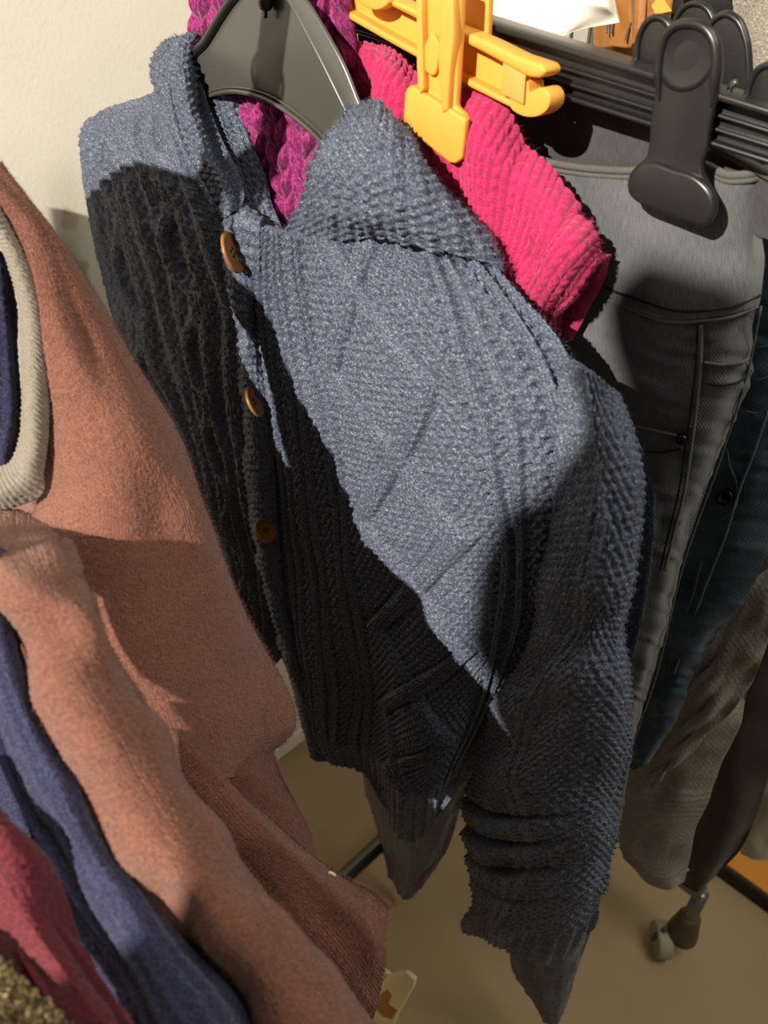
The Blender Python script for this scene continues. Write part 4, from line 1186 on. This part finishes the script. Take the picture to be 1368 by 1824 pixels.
# ------------------------------------------------------------------ the rest of the rust sweater, nearer the wall, extended downwards to cast shade, with its hanger
def raw(name, rows, nu, nv, mat, parent, disp, thick=.004, bulge=0.0):
    UNP['raw'] = lambda x, y, z: np.array([x, y, z])
    return panel(name, rows, nu, nv, mat, parent, disp, 'raw', thick, bulge)
raw('far_body', [
 [(.05,.165,1.13),(.12,.150,1.17),(.20,.140,1.205),(.30,.135,1.215)],
 [(.05,.160,1.0),(.13,.125,1.02),(.22,.112,1.05),(.345,.115,1.06)],
 [(.06,.160,.88),(.17,.120,.90),(.28,.110,.93),(.42,.140,.97)],
 [(.07,.160,.82),(.19,.120,.83),(.33,.112,.85),(.488,.150,.88)],
 [(.09,.160,.72),(.22,.125,.72),(.36,.115,.74),(.522,.150,.78)],
 [(.10,.165,.50),(.24,.140,.50),(.38,.140,.50),(.535,.155,.52)],
 [(.10,.175,.30),(.22,.160,.30),(.35,.160,.30),(.50,.185,.30)],
 [(.10,.180,.12),(.22,.170,.12),(.35,.170,.12),(.49,.190,.12)]], 60, 110, MT['rust'], rust, fuzz(.0006, .005, 90, 160, 91), .004, .03)
rh = empty('hanger', (RX, .145, 1.2), 'dark hanger inside the rust sweater', 'hanger')
tube('arm', [(.10,.160,1.075),(.22,.150,1.135),(RX-.02,.148,1.175)], .006, MT['blackpl'], rh, 10, 50, flat=.5)
hook(rh, RX-.01, .148, 1.175, MT['chrome'])
# ------------------------------------------------------------------ an added dark blocker, hung like a garment behind the viewer to cast shadows
def shade_pt(p, y):
    L = np.array(LPOS); p = np.array(p); t = (y - L[1]) / (p[1] - L[1]); return L + (p - L) * t
YC = -0.42
top = shade_pt(onY(1250, 515, .425), YC); edge = shade_pt(onY(1012, 850, .325), YC)
x0, zt = edge[0], top[2]
shadow_blocker = empty('shadow_blocker', (x0 + .25, YC, .7), 'black garment-shaped blocker added behind the viewer to cast shadows', 'shadow_blocker')
prof_ = [(.640, 1.558), (.627, 1.535), (.640, 1.508), (.660, 1.475), (.654, 1.449), (.634, 1.43), (.622, 1.40), (.619, 1.36), (.621, 1.325), (.640, 1.31), (.648, 1.29), (.646, 1.255), (.630, 1.23), (.618, 1.20), (.608, 1.08), (.575, .92), (.53, .75), (.50, .55)]  # left outline shaped to throw the shadow edges on the garments
rows_ = []
for k_, (xa, za) in enumerate(prof_):
    s_ = max(0, za - 1.5)
    rows_.append([(xa, YC + .02, za), (xa + .10, YC - .02, za + .02 * (k_ == 0)), (x0 + .25, YC - .03, za + .04 * (k_ == 0)), (x0 + .38, YC - .02, za), (x0 + .50, YC + .02, za - s_)])
raw('body', rows_, 50, 140, MT['black'], shadow_blocker, soft(.003, 60, 120, 93), .004, .06)
tube('collar', [(x0+.17,YC-.02,zt+.01),(x0+.20,YC-.05,zt-.03),(x0+.25,YC-.06,zt-.05),(x0+.30,YC-.05,zt-.03),(x0+.33,YC-.02,zt+.01)], .018, MT['black'], shadow_blocker, 12, 40)
blocker_rack = empty('clothing_rack', (x0+.25, YC, 0), 'tall steel rack added behind the viewer to carry the shadow blocker', 'clothes rack')
tube('rail', [(x0+.25,YC-.5,zt+.10),(x0+.25,YC+.12,zt+.10)], .0125, MT['chrome'], blocker_rack, 16, 2)
tube('upright', [(x0+.25,YC-.5,zt+.10),(x0+.25,YC-.5,.02)], .0125, MT['chrome'], blocker_rack, 16, 2)
tube('foot_tube', [(x0-.05,YC-.5,.02),(x0+.55,YC-.5,.02)], .0125, MT['chrome'], blocker_rack, 16, 2)
tube('foot_tube', [(x0+.25,YC-.75,.02),(x0+.25,YC-.25,.02)], .0125, MT['chrome'], blocker_rack, 16, 2)
ch = tube('blocker_hook', [(x0+.25,YC,zt+.0),(x0+.25,YC,zt+.08)] + [(x0+.25+.015*math.cos(a),YC,zt+.10+.015*math.sin(a)) for a in np.linspace(-1.2,3.3,10)], .0016, MT['chrome'], shadow_blocker, 8, 40)

# ------------------------------------------------------------------ wool fuzz on the knits
fibres(cardi, [P_rf, P_lf, P_sl, P_cr, P_cl], 9000, .0042, .00006, MT['cardi'], 1, .55)
fibres(rust, [P_rb, P_rB, P_rC, P_rD], 22000, .0040, .00007, MT['rust'], 2, .55)
fibres(pink, [P_pk, P_pk2], 7000, .0038, .00005, MT['pink'], 3, .55)
fibres(purple, [P_pu], 7000, .0040, .00005, MT['purple'], 4, .5)
fibres(nav, [P_nv], 9000, .0034, .00006, MT['navy'], 5, .5)

tube('arm', [(.50, .306, .205), (.40, .306, .160), (tb[0], .306, .1165), (.24, .306, .09)], .004, MT['cream'], cm, 8, 20)
# ------------------------------------------------------------------ the rest of the garments along the rail, each on its hanger
def on_hanger(par, y, zt, zb, x0, x1, mat, hlabel, seed):
    xm = RX
    raw('body', [
     [(x0, y + .012, zt - .07), (x0 + (xm - x0) * .5, y + .002, zt - .03), (xm, y, zt - .012), (xm + (x1 - xm) * .5, y + .002, zt - .03), (x1, y + .012, zt - .07)],
     [(x0 + .005, y + .012, zt - .16), (x0 + (xm - x0) * .5, y - .008, zt - .15), (xm, y - .012, zt - .14), (xm + (x1 - xm) * .5, y - .008, zt - .15), (x1 - .005, y + .012, zt - .16)],
     [(x0 + .02, y + .012, (zt + zb) / 2), (x0 + (xm - x0) * .5, y - .010, (zt + zb) / 2), (xm, y - .014, (zt + zb) / 2), (xm + (x1 - xm) * .5, y - .010, (zt + zb) / 2), (x1 - .02, y + .012, (zt + zb) / 2)],
     [(x0 + .02, y + .012, zb), (x0 + (xm - x0) * .5, y - .006, zb - .005), (xm, y - .010, zb), (xm + (x1 - xm) * .5, y - .006, zb - .005), (x1 - .02, y + .012, zb)]],
     50, 80, mat, par, soft(.004, 60, 110, seed, .0004), .003, .012)
    h = empty('hanger', (RX, y, zt), hlabel, 'hanger')
    tube('arm', [(x0 + .02, y + .008, zt - .078), (x0 + (xm - x0) * .5, y + .008, zt - .034), (xm, y + .008, zt + .004), (xm + (x1 - xm) * .5, y + .008, zt - .034), (x1 - .02, y + .008, zt - .078)], .005, MT['blackpl'], h, 10, 40, flat=.6)
    hook(h, RX, y + .008, zt + .004, MT['chrome'])
on_hanger(gm, .598, 1.165, .42, .14, .53, MT['greymarl'], 'dark hanger inside the grey marl sweater', 101)
on_hanger(bb, .640, 1.150, .45, .16, .54, MT['black'], 'dark hanger inside the black knit top', 102)
on_hanger(bt, .668, 1.145, .42, .15, .55, MT['brown'], 'dark hanger inside the dark brown top', 103)
on_hanger(wt, .765, 1.120, .42, .16, .56, MT['white'], 'dark hanger inside the off-white top', 104)
